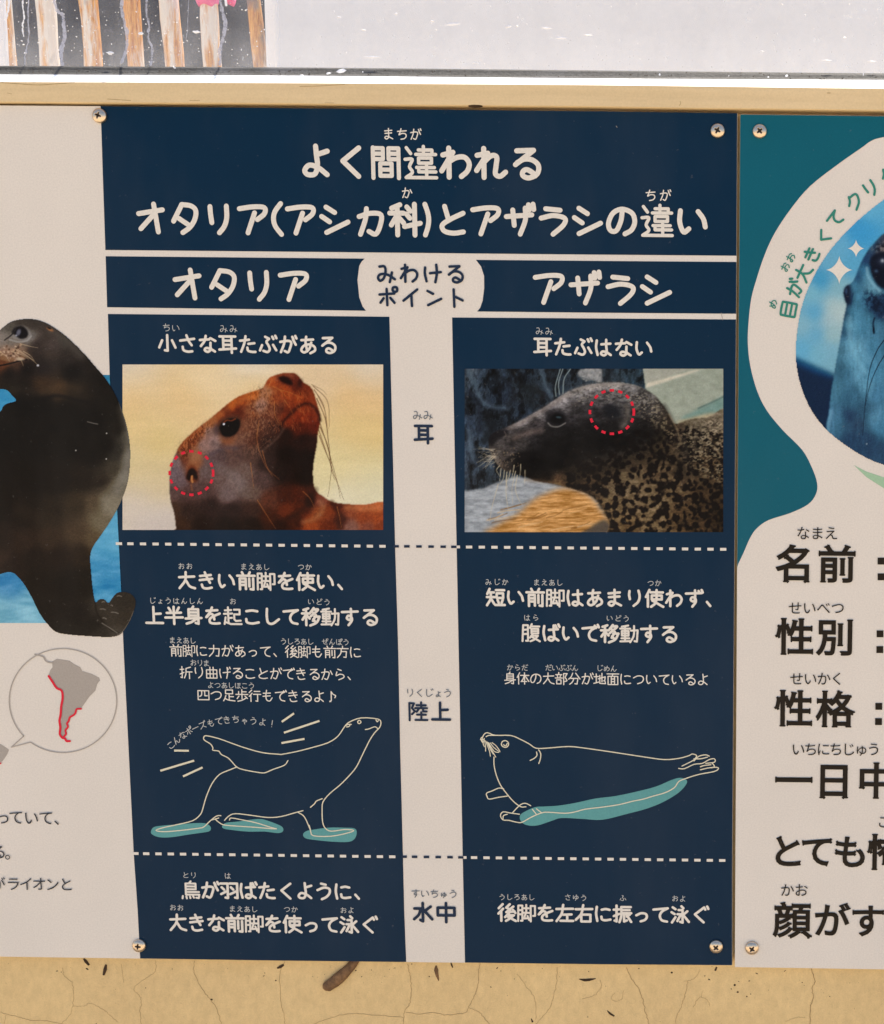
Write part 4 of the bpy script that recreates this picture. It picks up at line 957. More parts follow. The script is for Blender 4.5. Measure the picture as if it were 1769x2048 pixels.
def ring(cx, cy, rx, ry, n, w, L, name):
    S = Strokes()
    for i in range(n):
        a = 2 * math.pi * (i + 0.0) / n
        t = L / ((rx + ry) / 2) / 2 * (1.7 if i == 0 else 1)
        p = [(cx + rx * math.cos(a + s_ * t), cy + ry * math.sin(a + s_ * t)) for s_ in (-1, 0, 1)]
        P = at(np.array(p)[:, 0], np.array(p)[:, 1])[:, [0, 2]]
        S.add(P, w * px_scale(cx, cy), caps=False, y0=LAY_TEXT)
    return S.build(name, M['red'], board)
ring(384, 946, 43.5, 43.5, 16, 5.2, 8.6, 'dashed_ring')

# harbour seal photograph without ear flap
KB = 2.9
Bc = Canvas(930, 1446.5, 737.5, 1064, 1.35, 880, 620, KB)
Bc.c = Bc.rbf([(150, 350, 60, 68, 76), (300, 360, 40, 52, 64), (500, 360, 34, 46, 58), (640, 400, 40, 52, 62), (900, 345, 44, 54, 62), (1100, 350, 40, 56, 66), (200, 500, 52, 64, 76), (350, 500, 34, 46, 62), (520, 500, 28, 34, 38), (600, 500, 38, 48, 58), (170, 650, 42, 54, 68), (300, 620, 24, 30, 36), (450, 600, 38, 50, 64), (200, 800, 50, 62, 74), (180, 900, 62, 74, 88), (250, 1000, 40, 50, 58), (200, 1040, 44, 52, 60)], soft=16)
rk = vnoise(Bc.h, Bc.w, 16, 0.6, 4, 31); rk2 = vnoise(Bc.h, Bc.w, 5, 0.5, 3, 32)
Bc.c *= (0.80 + 1.6 * rk + 0.6 * rk2)[..., None]
Bc.c = Bc.c * 0.8 + 0.2 * Bc.c.mean(-1, keepdims=True)
Bc.c = np.maximum(Bc.c, 8)
ridge = np.exp(-(rk / 0.035) ** 2); Bc.put(ridge * 0.22, (98, 112, 124))
for q, w, c in (([(160, 345), (200, 420), (240, 520), (300, 560), (400, 570)], 9, (80, 94, 106)), ([(170, 700), (180, 820), (200, 880)], 10, (86, 100, 114)), ([(590, 350), (610, 430), (650, 500)], 7, (84, 98, 108)), ([(330, 380), (400, 430), (430, 500), (400, 560)], 8, (22, 26, 32)), ([(270, 600), (300, 680), (260, 760)], 14, (22, 26, 30)), ([(960, 400), (1000, 350)], 8, (20, 26, 32)), ([(170, 480), (230, 560), (230, 700)], 9, (30, 36, 46)), ([(480, 440), (560, 460), (600, 500)], 12, (26, 30, 32))):
    if len(q) == 2: q = [q[0], ((q[0][0] + q[1][0]) / 2, (q[0][1] + q[1][1]) / 2), q[1]]
    Bc.line(q, w, c, 0.6, 4)
Bc.poly([(820, 345), (930, 340), (940, 380), (938, 420), (900, 410), (850, 400), (805, 380)], (140, 140, 138), 0.95, 2)
for i in range(40): Bc.dab(rnd.uniform(820, 935), rnd.uniform(342, 415), 8, 5, rnd.choice([(100, 100, 100), (164, 160, 154)]), 0.5, rnd.uniform(0, 3))
for q in ([(675, 500), (672, 440), (700, 340)], [(695, 490), (690, 420), (715, 340)], [(715, 485), (722, 400), (760, 340)]): Bc.line(q, 2, (128, 140, 140), 0.85, 0.8)
# pale rail and pool wall
Bc.poly([(1178, 335), (1660, 335), (1660, 640), (1360, 665), (1300, 560), (1196, 468)], (142, 148, 132), 1, 1, False)
Bc.poly([(1180, 335), (1480, 335), (1196, 430)], (150, 150, 136), 1, 1, False)
Bc.poly([(1196, 452), (1200, 425), (1490, 345), (1510, 350), (1330, 410)], (190, 182, 162), 1, 1.5, False)
Bc.poly([(1400, 625), (1530, 560), (1660, 495), (1660, 610), (1420, 650)], (98, 128, 120), 0.85, 3, False)
Bc.line([(1500, 570), (1580, 535), (1650, 500)], 2.5, (60, 84, 78), 0.7, 2)
Bc.poly([(1360, 660), (1400, 640), (1550, 600), (1640, 595), (1660, 640), (1450, 660)], (168, 150, 118), 0.9, 3, False)
Bc.c += (vnoise(Bc.h, Bc.w, 6, 1.5, 3, 33) * (Bc.mask([(1178, 335), (1660, 335), (1660, 640), (1360, 665), (1196, 468)], False, 0)))[..., None] * 26
# ledge: grey stone and orange wood
Bc.poly([(140, 1050), (250, 1035), (330, 1000), (440, 965), (560, 985), (700, 1020), (820, 1045), (900, 1100), (960, 1200), (1020, 1310), (120, 1310)], (143, 147, 150), 1, 2, False)
wood = Bc.mask([(500, 1140), (560, 1090), (700, 1035), (800, 1045), (880, 1085), (940, 1170), (1010, 1310), (300, 1310), (330, 1250), (440, 1190)], True, 5)
wn_ = vnoise(Bc.h, Bc.w, 2.4, 7, 3, 34)
Bc.put(wood, np.clip(np.array([178, 128, 72])[None, None] + wn_[..., None] * np.array([130, 120, 100]), 40, 235))
lg = Bc.mask([(140, 1050), (440, 965), (700, 1020), (600, 1070), (300, 1310), (120, 1310)], False, 2) * (1 - wood)
Bc.c += (vnoise(Bc.h, Bc.w, 4, 2.5, 3, 35) * lg)[..., None] * 70
for i in range(30):
    x = rnd.uniform(240, 940); y = rnd.uniform(1150, 1285); Bc.line([(x, y), (x + 50, y - 12), (x + rnd.uniform(80, 160), y - rnd.uniform(15, 40))], rnd.uniform(1, 3), rnd.choice([(120, 76, 32), (206, 160, 104), (96, 60, 28), (214, 178, 130)]), 0.5, 1.0)
Bc.poly([(800, 1310), (860, 1270), (920, 1230), (960, 1215), (1000, 1260), (1010, 1310)], (74, 68, 62), 0.95, 3)
# the seal
sh = [(283, 762), (298, 725), (345, 696), (400, 674), (470, 640), (560, 590), (640, 540), (700, 500), (760, 466), (850, 437), (930, 424), (1010, 419), (1080, 424), (1150, 440), (1205, 466), (1255, 502), (1295, 552), (1330, 605), (1362, 660), (1450, 634), (1550, 624), (1700, 615), (1700, 1330), (1040, 1330), (985, 1230), (950, 1160), (920, 1112), (870, 1072), (800, 1046), (720, 1022), (650, 1006), (560, 992), (500, 968), (440, 950), (380, 932), (340, 902), (308, 852), (288, 810)]
m = Bc.mask(sh, True, 1.0)
sb = Bc.rbf([(300, 740, 30, 28, 30), (330, 715, 40, 36, 38), (400, 690, 70, 64, 64), (480, 650, 92, 84, 80), (560, 605, 100, 92, 86), (640, 555, 104, 98, 92), (720, 505, 110, 102, 96), (800, 470, 116, 110, 100), (900, 440, 120, 112, 104), (1000, 430, 116, 110, 100), (1100, 440, 100, 96, 88), (1200, 480, 76, 72, 64), (1280, 550, 66, 60, 52),
 (340, 770, 66, 58, 52), (420, 740, 72, 60, 52), (500, 700, 66, 56, 52), (560, 660, 58, 50, 48), (640, 590, 50, 46, 48), (780, 540, 64, 60, 58), (880, 500, 86, 80, 76), (960, 500, 84, 78, 72), (1050, 500, 84, 80, 74), (330, 830, 92, 78, 62), (400, 840, 70, 58, 46), (400, 800, 60, 52, 48), (470, 780, 62, 54, 48), (560, 760, 44, 40, 40), (640, 720, 36, 33, 34), (760, 700, 34, 31, 32), (860, 680, 30, 27, 29), (800, 620, 46, 42, 42), (900, 600, 52, 48, 48), (1100, 600, 60, 55, 50), (1080, 660, 62, 56, 50), (1000, 660, 40, 36, 34),
 (480, 860, 26, 23, 22), (560, 880, 22, 20, 20), (680, 880, 24, 22, 22), (640, 800, 30, 27, 27), (500, 940, 28, 24, 21), (600, 960, 32, 27, 23), (760, 840, 28, 26, 26), (900, 780, 28, 25, 25), (1050, 760, 34, 30, 28), (1180, 700, 48, 42, 36), (1280, 680, 56, 49, 40), (700, 970, 80, 64, 48), (800, 920, 70, 58, 44), (760, 1010, 62, 50, 38), (900, 900, 84, 70, 54), (1000, 880, 88, 74, 58), (1100, 850, 90, 76, 58), (1200, 820, 88, 74, 56), (1300, 800, 80, 67, 50), (1350, 740, 66, 56, 44),
 (900, 1020, 82, 66, 48), (1000, 1020, 108, 90, 68), (1100, 1000, 112, 94, 70), (1200, 980, 104, 86, 64), (1300, 950, 92, 76, 56), (1000, 1150, 112, 90, 62), (1100, 1120, 118, 97, 70), (1250, 1100, 114, 94, 68), (1350, 1050, 98, 80, 58), (1080, 1260, 106, 84, 56), (1250, 1250, 110, 90, 64), (1400, 1200, 88, 70, 48), (1420, 900, 66, 56, 44), (1440, 780, 74, 66, 54), (1500, 700, 98, 88, 72), (1600, 660, 112, 100, 82), (1600, 760, 98, 84, 66), (1550, 900, 82, 68, 50), (1620, 950, 80, 66, 48), (1550, 1080, 70, 56, 40), (1600, 1230, 58, 46, 33), (1500, 1250, 74, 58, 40)], power=2.2, soft=6)
g1 = vnoise(Bc.h, Bc.w, 2, 1.6, 2, 41); g2 = vnoise(Bc.h, Bc.w, 6, 1.3, 3, 42)
sb = np.stack([Bc.blur(sb[..., i], 2.0) for i in range(3)], -1)
sb = np.clip((sb - 40) * 1.32 + 39, 6, 230)
hz = Bc.mask([(260, 700), (700, 440), (1000, 400), (1200, 440), (1300, 560), (1180, 800), (760, 900), (500, 960), (300, 880)], True, 10)[..., None]
sb = sb * (1 - 0.7 * hz) + 0.7 * hz * (sb.mean(-1, keepdims=True) * np.array([1.0, 0.98, 1.0]))
sb *= (1 + 0.55 * g1 + 0.28 * g2)[..., None]
tan = Bc.mask([(700, 860), (1100, 740), (1350, 640), (1700, 640), (1700, 1330), (900, 1330), (800, 1040), (680, 1000)], True, 12)[..., None]
sb *= (1 - 0.20 * tan)
sb = sb * (1 - 0.25 * tan) + 0.25 * tan * sb.mean(-1, keepdims=True) * np.array([1.06, 0.98, 0.92])
low = Bc.mask([(440, 800), (740, 700), (1000, 660), (1200, 640), (1330, 780), (1180, 900), (1000, 960), (800, 960), (600, 960), (440, 930)], True, 14)[..., None]
sb *= (1 - 0.42 * low)
cn = vnoise(Bc.h, Bc.w, 7, 2.0, 3, 61)[..., None]
sb *= 1 + 0.9 * cn * (1 - tan * 0.5)
Bc.put(m, sb)
for q, w_, c_, a_ in (([(400, 688), (500, 638), (620, 566), (700, 515)], 7, (142, 126, 114), 0.45), ([(720, 500), (820, 455), (930, 436), (1050, 432)], 9, (140, 130, 118), 0.5), ([(440, 740), (520, 712), (590, 700)], 9, (104, 88, 80), 0.4), ([(760, 560), (840, 520), (900, 500)], 9, (104, 98, 94), 0.35), ([(460, 860), (560, 830), (660, 840), (730, 870)], 14, (18, 16, 17), 0.6), ([(1080, 560), (1090, 620), (1060, 680)], 7, (112, 104, 94), 0.45), ([(500, 985), (640, 1002), (760, 1030)], 3, (130, 104, 76), 0.6)):
    Bc.line(q, w_, c_, a_, 5)
for _ in range(90):
    x = rnd.uniform(560, 1200); y = 520 + rnd.gauss(0, 60) + (x - 560) * -0.05
    Bc.dab(x, y, rnd.uniform(8, 22), rnd.uniform(5, 10), (28, 26, 28), 0.35 * float(y > 470 and abs(x - 690) > 70), rnd.uniform(-0.8, 0.3))
# pelt spots
rs = random.Random(5); placed = []
tries = 0
while len(placed) < 230 and tries < 6000:
    tries += 1
    x = rs.uniform(740, 1650); y = rs.uniform(700, 1290)
    if x < 1000 and y < 820: continue
    if y < 760 and x < 1150: continue
    r = rs.uniform(13, 34) * (0.75 if x > 1400 else 1)
    if any((x - a) ** 2 + (y - b) ** 2 < ((r + c) * 0.98) ** 2 for a, b, c in placed): continue
    placed.append((x, y, r))
for _ in range(260):
    t = rs.random(); x = 780 + t * 520 + rs.gauss(0, 30); y = 480 + (t - 0.35) ** 2 * 260 + rs.gauss(0, 26)
    Bc.dab(x, y, rs.uniform(3, 8), rs.uniform(2, 4), rs.choice([(146, 138, 124), (128, 120, 108), (44, 40, 40)]), 0.5 * float(m[min(Bc.h - 1, max(0, int((Bc.loc((x, y))[1] - Bc.y[0]) / Bc.step))), min(Bc.w - 1, max(0, int((Bc.loc((x, y))[0] - Bc.x[0]) / Bc.step)))] > 0.9), rs.uniform(0, 1))
spot = np.zeros((Bc.h, Bc.w))
wob = vnoise(Bc.h, Bc.w, 5, 1, 2, 44)
for x, y, r in placed:
    a = rs.uniform(0, 3); lx, ly = Bc.loc((x, y)); R = r / KB; el = rs.uniform(0.8, 1.5)
    X = Bc.X - lx; Y = Bc.Y - ly; c, s_ = math.cos(a), math.sin(a)
    d = np.sqrt(((X * c + Y * s_) / (R * el)) ** 2 + ((-X * s_ + Y * c) / (R / el ** 0.5)) ** 2)
    spot = np.maximum(spot, np.clip((1.0 + wob * 1.6 - d) * 1.9 + 0.5, 0, 1))
Bc.put(spot * Bc.blur(m, 2) * 0.92 * np.clip(m, 0, 1), (21, 17, 15))
fl = vnoise(Bc.h, Bc.w, 2.4, 1.5, 2, 45)
zone = Bc.mask([(1100, 480), (1250, 540), (1340, 650), (1420, 700), (1640, 640), (1660, 1000), (1450, 900), (1300, 700), (1180, 620)], True, 8) * m
Bc.put(zone * np.clip((fl - 0.08) * 8, 0, 1) * 0.6, (150, 134, 108)); Bc.put(zone * np.clip((-fl - 0.05) * 6, 0, 1) * 0.6, (34, 29, 26))
for x, y in ((1570, 655), (1620, 660), (1560, 770), (1530, 740), (1590, 700)): Bc.line([(x - 14, y), (x, y - 9), (x + 14, y), (x, y + 9), (x - 14, y)], 1.6, (172, 156, 128), 0.7, 0.8)
Bc.line([(1300, 560), (1345, 650), (1390, 750), (1440, 860)], 10, (36, 31, 28), 0.6, 5); Bc.line([(1330, 605), (1375, 690), (1400, 780)], 3, (140, 120, 92), 0.5, 2)
# ear hole, eye, nose, mouth
Bc.dab(1000, 590, 48, 36, (24, 26, 30), 0.95, 0.3, 1.6); Bc.dab(975, 560, 30, 14, (30, 30, 34), 0.8, -0.3)
Bc.poly([(620, 640), (640, 600), (690, 588), (735, 610), (740, 645), (700, 672), (650, 668)], (26, 25, 28), 0.9, 3)
Bc.poly([(640, 640), (655, 610), (690, 600), (720, 618), (722, 645), (695, 660), (660, 658)], (8, 9, 11), 1, 1.5)
Bc.line([(628, 655), (650, 674), (690, 676), (730, 655)], 2.4, (120, 116, 110), 0.8, 1); Bc.dab(690, 622, 16, 6, (66, 84, 88), 0.7, 0.1)
Bc.poly([(286, 760), (300, 725), (340, 700), (390, 692), (400, 712), (360, 735), (320, 765), (300, 785)], (24, 22, 25), 0.85, 2.5)
Bc.line([(375, 705), (385, 725), (370, 740)], 2, (90, 80, 74), 0.7, 1); Bc.line([(380, 880), (420, 850), (450, 840), (560, 850), (650, 870)], 5, (16, 14, 15), 0.7, 3)
for i in range(60):
    x = rs.uniform(300, 480); y = rs.uniform(800, 910); Bc.dab(x, y, rs.uniform(3, 7), rs.uniform(2, 4), rs.choice([(140, 120, 96), (20, 18, 18), (100, 86, 70)]), 0.6, rs.uniform(0, 3))
for i in range(26):
    a = math.radians(rs.uniform(150, 235)); x = 315 + rs.uniform(-15, 15); y = 840 + rs.uniform(-35, 45); Ln = rs.uniform(40, 110)
    Bc.line([(x, y), (x + math.cos(a) * Ln * .5, y - math.sin(a) * Ln * .5 - 4), (x + math.cos(a) * Ln, y - math.sin(a) * Ln + 3)], 1.1, (170, 156, 132), 0.6, 0.6, taper=True)
for q in ([(470, 895), (468, 940), (462, 975)], [(432, 900), (425, 945), (415, 985)], [(495, 930), (495, 970), (492, 1010)], [(355, 920), (352, 960), (348, 990)], [(375, 930), (370, 975), (350, 1010)], [(390, 940), (385, 990), (395, 1040)], [(410, 930), (400, 975), (385, 1000)], [(440, 935), (430, 980), (420, 1040), (425, 1130)], [(390, 960), (385, 1050), (395, 1140), (410, 1180)], [(340, 1010), (320, 1080), (300, 1160), (290, 1230)], [(450, 960), (440, 1040), (460, 1100), (480, 1130)], [(345, 905), (330, 930), (350, 965)]):
    Bc.line(q, 1.7, (186, 172, 142), 0.8, 0.6, taper=True)
Bc.build('harbour_seal_photograph', board)
ring(1224.5, 824, 44, 43.5, 16, 5.2, 8.6, 'dashed_ring')

# ================================================================== right board
rb = root('information_board', None, 'board at right with teal border, round blue seal photograph and large black lettering on cream', 'information board')
board2 = rb
BR0 = [(1480.7, 228.5), (1479.5, 400), (1477.6, 640), (1476, 900), (1474.5, 1130), (1473, 1420), (1471.2, 1700), (1470, 1934.5)]
slab('panel', [(2420, 240), (1769, 232)] + BR0 + [(1769, 1939), (2420, 1950)], 0.003, M['white'], rb)
def bl(y): return float(np.interp(y, [p[1] for p in BR0], [p[0] for p in BR0])) + 0.4
curve = [(1473.9, 1134), (1487, 1106.6), (1501, 1075), (1514.7, 1056), (1538, 1040), (1581, 1026), (1616, 1009), (1632, 989), (1634.6, 966), (1624, 934.7), (1604.5, 899.5), (1565.5, 860), (1534, 821), (1514.7, 782), (1501, 731.6), (1496, 685), (1497.7, 643), (1503, 597), (1514, 556.5), (1529, 511.4), (1550, 466), (1582.6, 417), (1621, 372), (1679, 326.7), (1722, 296.7), (1743.6, 281.6), (1769, 274), (1865, 256)]
cc = [tuple(p) for p in catmull(np.array(curve, float), n=4)]
poly = [(bl(229), 229.2)] + [(bl(y), y) for y in (400, 640, 900)] + [(bl(1130), 1134)] + cc[1:] + [(1865, 234), (1769, 232.6)]
sheet('teal_border', poly, M['teal'], rb)
mir = lambda P: [(3730 - x, y) for x, y in P]
sheet('teal_border', [(1865.6, 234)] + [(3730 - x, y) for x, y in cc[::-1][:-1]] + [(3730 - 1474, 1134), (3730 - bl(201), 240)], M['teal'], rb)

CO = [(1865, 350), (1820, 365), (1768.6, 399.5), (1733, 427), (1694, 463), (1655, 509), (1624, 562), (1604.5, 614), (1595, 669), (1593.4, 720), (1602.6, 770.6), (1624, 821), (1655, 860.5), (1694, 891.7), (1733, 915), (1768.6, 929), (1820, 940), (1865, 943)]
KC = 4.0957   # crop (1560,480)
C = Canvas(1591, 2141, 348, 945, 1.45, 1560, 480, KC)
keep = C.mask([((x - 1560) * KC, (y - 480) * KC) for x, y in CO + mir(CO)[::-1][1:-1]], True, 0)
Xf = np.minimum(C.X, 3730 - C.X)           # the face is seen from the front
X0 = C.X.copy(); C.X = Xf
C.c = C.rbf([(480, 30, 92, 156, 186), (640, -60, 60, 140, 186), (400, 150, 96, 156, 182), (330, 330, 62, 138, 176), (250, 420, 112, 166, 182), (480, 400, 120, 164, 176), (300, 600, 78, 148, 182), (200, 700, 120, 164, 178), (450, 560, 158, 180, 180), (480, 600, 166, 184, 182), (400, 640, 150, 174, 178), (300, 780, 92, 152, 180), (200, 900, 90, 156, 186), (430, 780, 140, 170, 172), (420, 900, 112, 160, 178), (450, 1020, 110, 158, 174), (300, 920, 108, 162, 180), (600, 200, 80, 150, 182), (700, -300, 90, 160, 190)], soft=18)
C.poly([(120, 965), (220, 1010), (320, 1055), (430, 1100), (520, 1120), (520, 1600), (100, 1600)], (22, 40, 62), 1, 5, False)
C.poly([(120, 965), (220, 1010), (320, 1055), (430, 1100), (430, 1130), (300, 1090), (120, 1010)], (20, 72, 112), 0.8, 5, False)
sil = [(388, 1560), (400, 1440), (420, 1250), (440, 1130), (458, 1020), (480, 900), (500, 790), (525, 640), (548, 530), (545, 520), (530, 470), (524, 430), (535, 390), (560, 370), (590, 350), (625, 290), (650, 220), (700, 120), (760, 40), (860, -60), (980, -130), (1250, -190), (1250, 2000), (500, 2000)]
sm_ = C.mask(sil, True, 1.3)
fb = C.rbf([(560, 400, 20, 28, 44), (550, 480, 18, 24, 40), (600, 380, 66, 118, 144), (640, 300, 36, 66, 96), (700, 160, 34, 60, 88), (780, 40, 44, 74, 98), (840, 60, 52, 48, 54), (850, 90, 60, 58, 64), (680, 260, 50, 98, 128), (720, 300, 84, 136, 158), (760, 380, 90, 140, 160), (640, 480, 70, 124, 150), (620, 600, 72, 126, 152), (590, 700, 84, 140, 164), (700, 500, 56, 96, 122), (780, 520, 18, 34, 54), (800, 600, 24, 44, 66), (740, 640, 64, 112, 136), (680, 700, 66, 116, 142), (800, 720, 62, 104, 128), (540, 620, 40, 66, 86), (520, 760, 42, 70, 92), (500, 900, 64, 104, 124), (560, 850, 84, 138, 162), (620, 900, 96, 148, 170), (680, 960, 84, 136, 160), (600, 1000, 84, 138, 162), (760, 900, 64, 112, 138), (500, 1050, 52, 86, 106), (560, 1100, 58, 98, 122), (640, 1100, 88, 140, 164), (760, 1080, 70, 122, 150), (460, 1250, 64, 106, 128), (540, 1300, 52, 88, 112), (620, 1250, 56, 94, 118), (700, 1200, 84, 136, 160), (800, 1250, 66, 112, 140), (420, 1450, 70, 112, 138), (480, 1480, 62, 104, 130), (560, 1450, 38, 60, 82), (640, 1500, 44, 66, 86), (700, 1400, 48, 78, 100), (780, 1450, 76, 124, 150), (840, 1520, 66, 114, 142), (600, 1650, 38, 62, 84), (720, 1650, 40, 64, 86), (800, 1750, 42, 66, 88), (950, 900, 52, 92, 116), (1000, 500, 50, 84, 108), (1100, 200, 62, 100, 124), (1150, 900, 40, 62, 82), (1150, 1400, 70, 110, 136)], power=2.2, soft=7)
fb = np.stack([C.blur(fb[..., i], 5) for i in range(3)], -1)
s1 = vnoise(C.h, C.w, 14, 0.22, 3, 51); s2 = vnoise(C.h, C.w, 2, 1, 2, 52)
fb *= (1 + 0.24 * s1 + 0.16 * s2)[..., None]
C.put(sm_, fb)
C.poly([(545, 380), (570, 370), (578, 400), (570, 450), (575, 510), (560, 530), (540, 500), (528, 450), (528, 410)], (20, 28, 46), 0.9, 2.5)
C.dab(545, 420, 10, 24, (62, 84, 110), 0.6); C.line([(600, 440), (590, 480), (582, 520)], 2.6, (24, 44, 66), 0.6, 1.4)
C.poly([(738, 200), (745, 150), (775, 118), (840, 102), (920, 110), (960, 170), (950, 300), (900, 390), (850, 405), (790, 360), (750, 280)], (14, 20, 34), 1, 2.5)
C.dab(842, 170, 12, 12, (210, 214, 220), 1, 0, 1); C.dab(840, 175, 40, 30, (70, 78, 92), 0.5, 0, 1); C.dab(790, 255, 14, 12, (84, 108, 130), 0.6, 0, 1)
C.line([(712, 230), (725, 300), (770, 370), (830, 430)], 4, (116, 160, 178), 0.75, 2.5)
dk = vnoise(C.h, C.w, 4, 0.8, 3, 55)
zn = C.mask([(700, 400), (760, 440), (860, 440), (880, 560), (800, 640), (760, 580), (700, 520)], True, 6)
C.put(zn * np.clip(dk * 6 + 0.5, 0, 1) * 0.8, (14, 26, 44))
zn = C.mask([(750, 80), (800, 30), (880, 20), (900, 90), (820, 90)], True, 4); C.put(zn * np.clip(dk * 8, 0, 1) * 0.7, (130, 118, 112)); C.put(zn * np.clip(-dk * 8, 0, 1) * 0.7, (24, 24, 30))
C.line([(775, 640), (765, 690), (772, 760)], 3, (12, 26, 42), 0.9, 1.6); C.dab(770, 740, 8, 28, (10, 20, 34), 0.9)
C.line([(570, 640), (575, 800), (620, 950), (700, 1080)], 8, (112, 166, 186), 0.5, 5); C.line([(420, 1400), (400, 1500), (395, 1560)], 6, (110, 160, 186), 0.5, 3)
for q in ([(870, 800), (800, 900), (740, 1050), (710, 1250), (690, 1450), (680, 1600)], [(890, 890), (790, 1060), (730, 1220), (700, 1360)]): C.line(q, 2.0, (14, 22, 32), 0.9, 0.7, taper=True)
C.dab(712, 1670, 5, 7, (150, 165, 175), 0.8)
for cx, cy, r in ((488, 246, 112), (627, 68, 68)):
    pts = []
    for i in range(16):
        a = math.pi * 2 * i / 16; q = (abs(math.cos(a)) ** (2 / 0.58) , abs(math.sin(a)) ** (2 / 0.58))
        pts.append((cx + r * math.copysign(abs(math.cos(a)) ** 3, math.cos(a)), cy + r * 1.08 * math.copysign(abs(math.sin(a)) ** 3, math.sin(a))))
    C.put(np.zeros_like(C.X), (0, 0, 0))
C.X = X0
C.build('seal_portrait_photograph', rb, keep)
def sparkle(px, py, r):
    pts = []
    for i in range(48):
        a = math.pi * 2 * i / 48
        pts.append((px + r * math.copysign(abs(math.cos(a)) ** 3.2, math.cos(a)), py + r * 1.08 * math.copysign(abs(math.sin(a)) ** 3.2, math.sin(a))))
    sheet('sparkle', pts, M['cream'], rb, y=LAY_TEXT)
sparkle(1679, 540, 27); sparkle(1712.5, 497, 17)
sheet('swoosh', [(1708, 930), (1733, 943), (1769, 955), (1830, 966), (1865, 968), (1865, 1000), (1820, 993), (1769, 977), (1733, 954)], M['palegreen'], rb)
curv = [('目', 1577.5, 619, 80, 35), ('が', 1590, 577, 70, 35), ('大', 1607, 546, 63, 35), ('き', 1624, 509, 60, 34), ('く', 1648, 474, 52, 32), ('て', 1670, 438, 47, 34), ('ク', 1709, 404, 30, 36), ('リ', 1741, 377, 33, 36), ('ク', 1777, 350, 26, 36), ('リ', 1812, 332, 18, 36)]
for ch, x, y, r, em in curv: write(ch, (x, y), (x, y), em * 1.04, 4.6, M['green'], rb, rots=[r])
for ch, x, y, r in (('め', 1546, 608, 75), ('お', 1571, 534, 62), ('お', 1582, 515, 60)): write(ch, (x, y), (x, y), 20, 2.1, M['green'], rb, rots=[r], name='reading_aid')
bk = M['black']
def kana(t, x0, x1, y, em=29): typeset([(c_, x0 + (x1 - x0) * i / max(len(t) - 1, 1), y) for i, c_ in enumerate(t)], em, bk, rb, bold=0, name='reading_aid')
kana('なまえ', 1607, 1663, 1066); kana('せいべつ', 1591, 1676, 1215.5); kana('せいかく', 1594, 1675, 1357); kana('いちにちじゅう', 1597, 1748, 1498); kana('かお', 1575, 1603, 1779.5)
typeset([('こ', 1768, 1643)], 29, bk, rb, bold=0, name='reading_aid')
typeset([('名', 1589.5, 1127), ('前', 1674.5, 1128)], 79, bk, rb, bold=0.022)
typeset([('性', 1590.5, 1273), ('別', 1671, 1274)], 78, bk, rb, bold=0.022)
typeset([('性', 1588.5, 1416.5), ('格', 1670.5, 1418)], 78, bk, rb, bold=0.022)
typeset([('一', 1588, 1560), ('日', 1668, 1561), ('中', 1753, 1561)], 78, bk, rb, bold=0.022)
typeset([('と', 1575, 1702, 72), ('て', 1635, 1702, 70), ('も', 1702, 1703, 72), ('怖', 1773, 1704, 78)], 72, bk, rb, bold=0.022)
typeset([('顔', 1585, 1840, 78), ('が', 1664, 1840, 74), ('す', 1735.5, 1841, 72)], 78, bk, rb, bold=0.02)
for x, y in ((1762.5, 1122), (1762.5, 1153.5), (1760.5, 1267.5), (1760, 1299), (1758, 1412.5), (1757.5, 1443)):
    sheet('colon_dot', [(x - 6.8, y - 6.8), (x - 6.8, y + 6.8), (x + 6.8, y + 6.8), (x + 6.8, y - 6.8)], bk, rb, y=LAY_TEXT)

# ================================================================== screws: domed heads with a cross recess
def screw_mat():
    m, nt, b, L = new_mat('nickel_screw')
    a = nt.nodes.new('ShaderNodeAttribute'); a.attribute_name = 'recess_shade'
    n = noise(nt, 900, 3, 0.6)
    c = mixc(nt, a.outputs['Fac'], (0.72, 0.58, 0.42), (0.09, 0.07, 0.055))  # shade of the cross recess painted in as a darker metal colour
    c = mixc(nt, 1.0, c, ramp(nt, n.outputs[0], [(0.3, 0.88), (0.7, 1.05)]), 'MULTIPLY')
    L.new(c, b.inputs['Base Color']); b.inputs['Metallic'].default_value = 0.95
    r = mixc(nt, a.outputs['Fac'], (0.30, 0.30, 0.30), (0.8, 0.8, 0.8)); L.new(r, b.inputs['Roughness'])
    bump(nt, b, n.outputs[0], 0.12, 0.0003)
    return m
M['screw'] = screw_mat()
R = 0.00475
NR, NA = 26, 72
sv = [(0, 0, 0)]; sg = []
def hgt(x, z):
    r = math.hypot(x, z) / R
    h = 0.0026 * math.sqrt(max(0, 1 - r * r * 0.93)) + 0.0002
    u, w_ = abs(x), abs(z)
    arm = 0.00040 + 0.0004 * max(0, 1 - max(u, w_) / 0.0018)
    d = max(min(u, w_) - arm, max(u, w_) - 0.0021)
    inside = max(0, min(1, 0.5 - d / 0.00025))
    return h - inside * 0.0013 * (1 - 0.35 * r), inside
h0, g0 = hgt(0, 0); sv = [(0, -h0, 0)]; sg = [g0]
for i in range(1, NR + 1):
    for k in range(NA):
        a = 2 * math.pi * k / NA; r = R * (i / NR) ** 0.95
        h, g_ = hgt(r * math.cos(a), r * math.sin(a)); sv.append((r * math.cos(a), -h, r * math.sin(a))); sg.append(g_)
for k in range(NA):
    a = 2 * math.pi * k / NA; sv.append((R * math.cos(a), 0.0004, R * math.sin(a))); sg.append(0)
sf = [(0, 1 + (k + 1) % NA, 1 + k) for k in range(NA)]
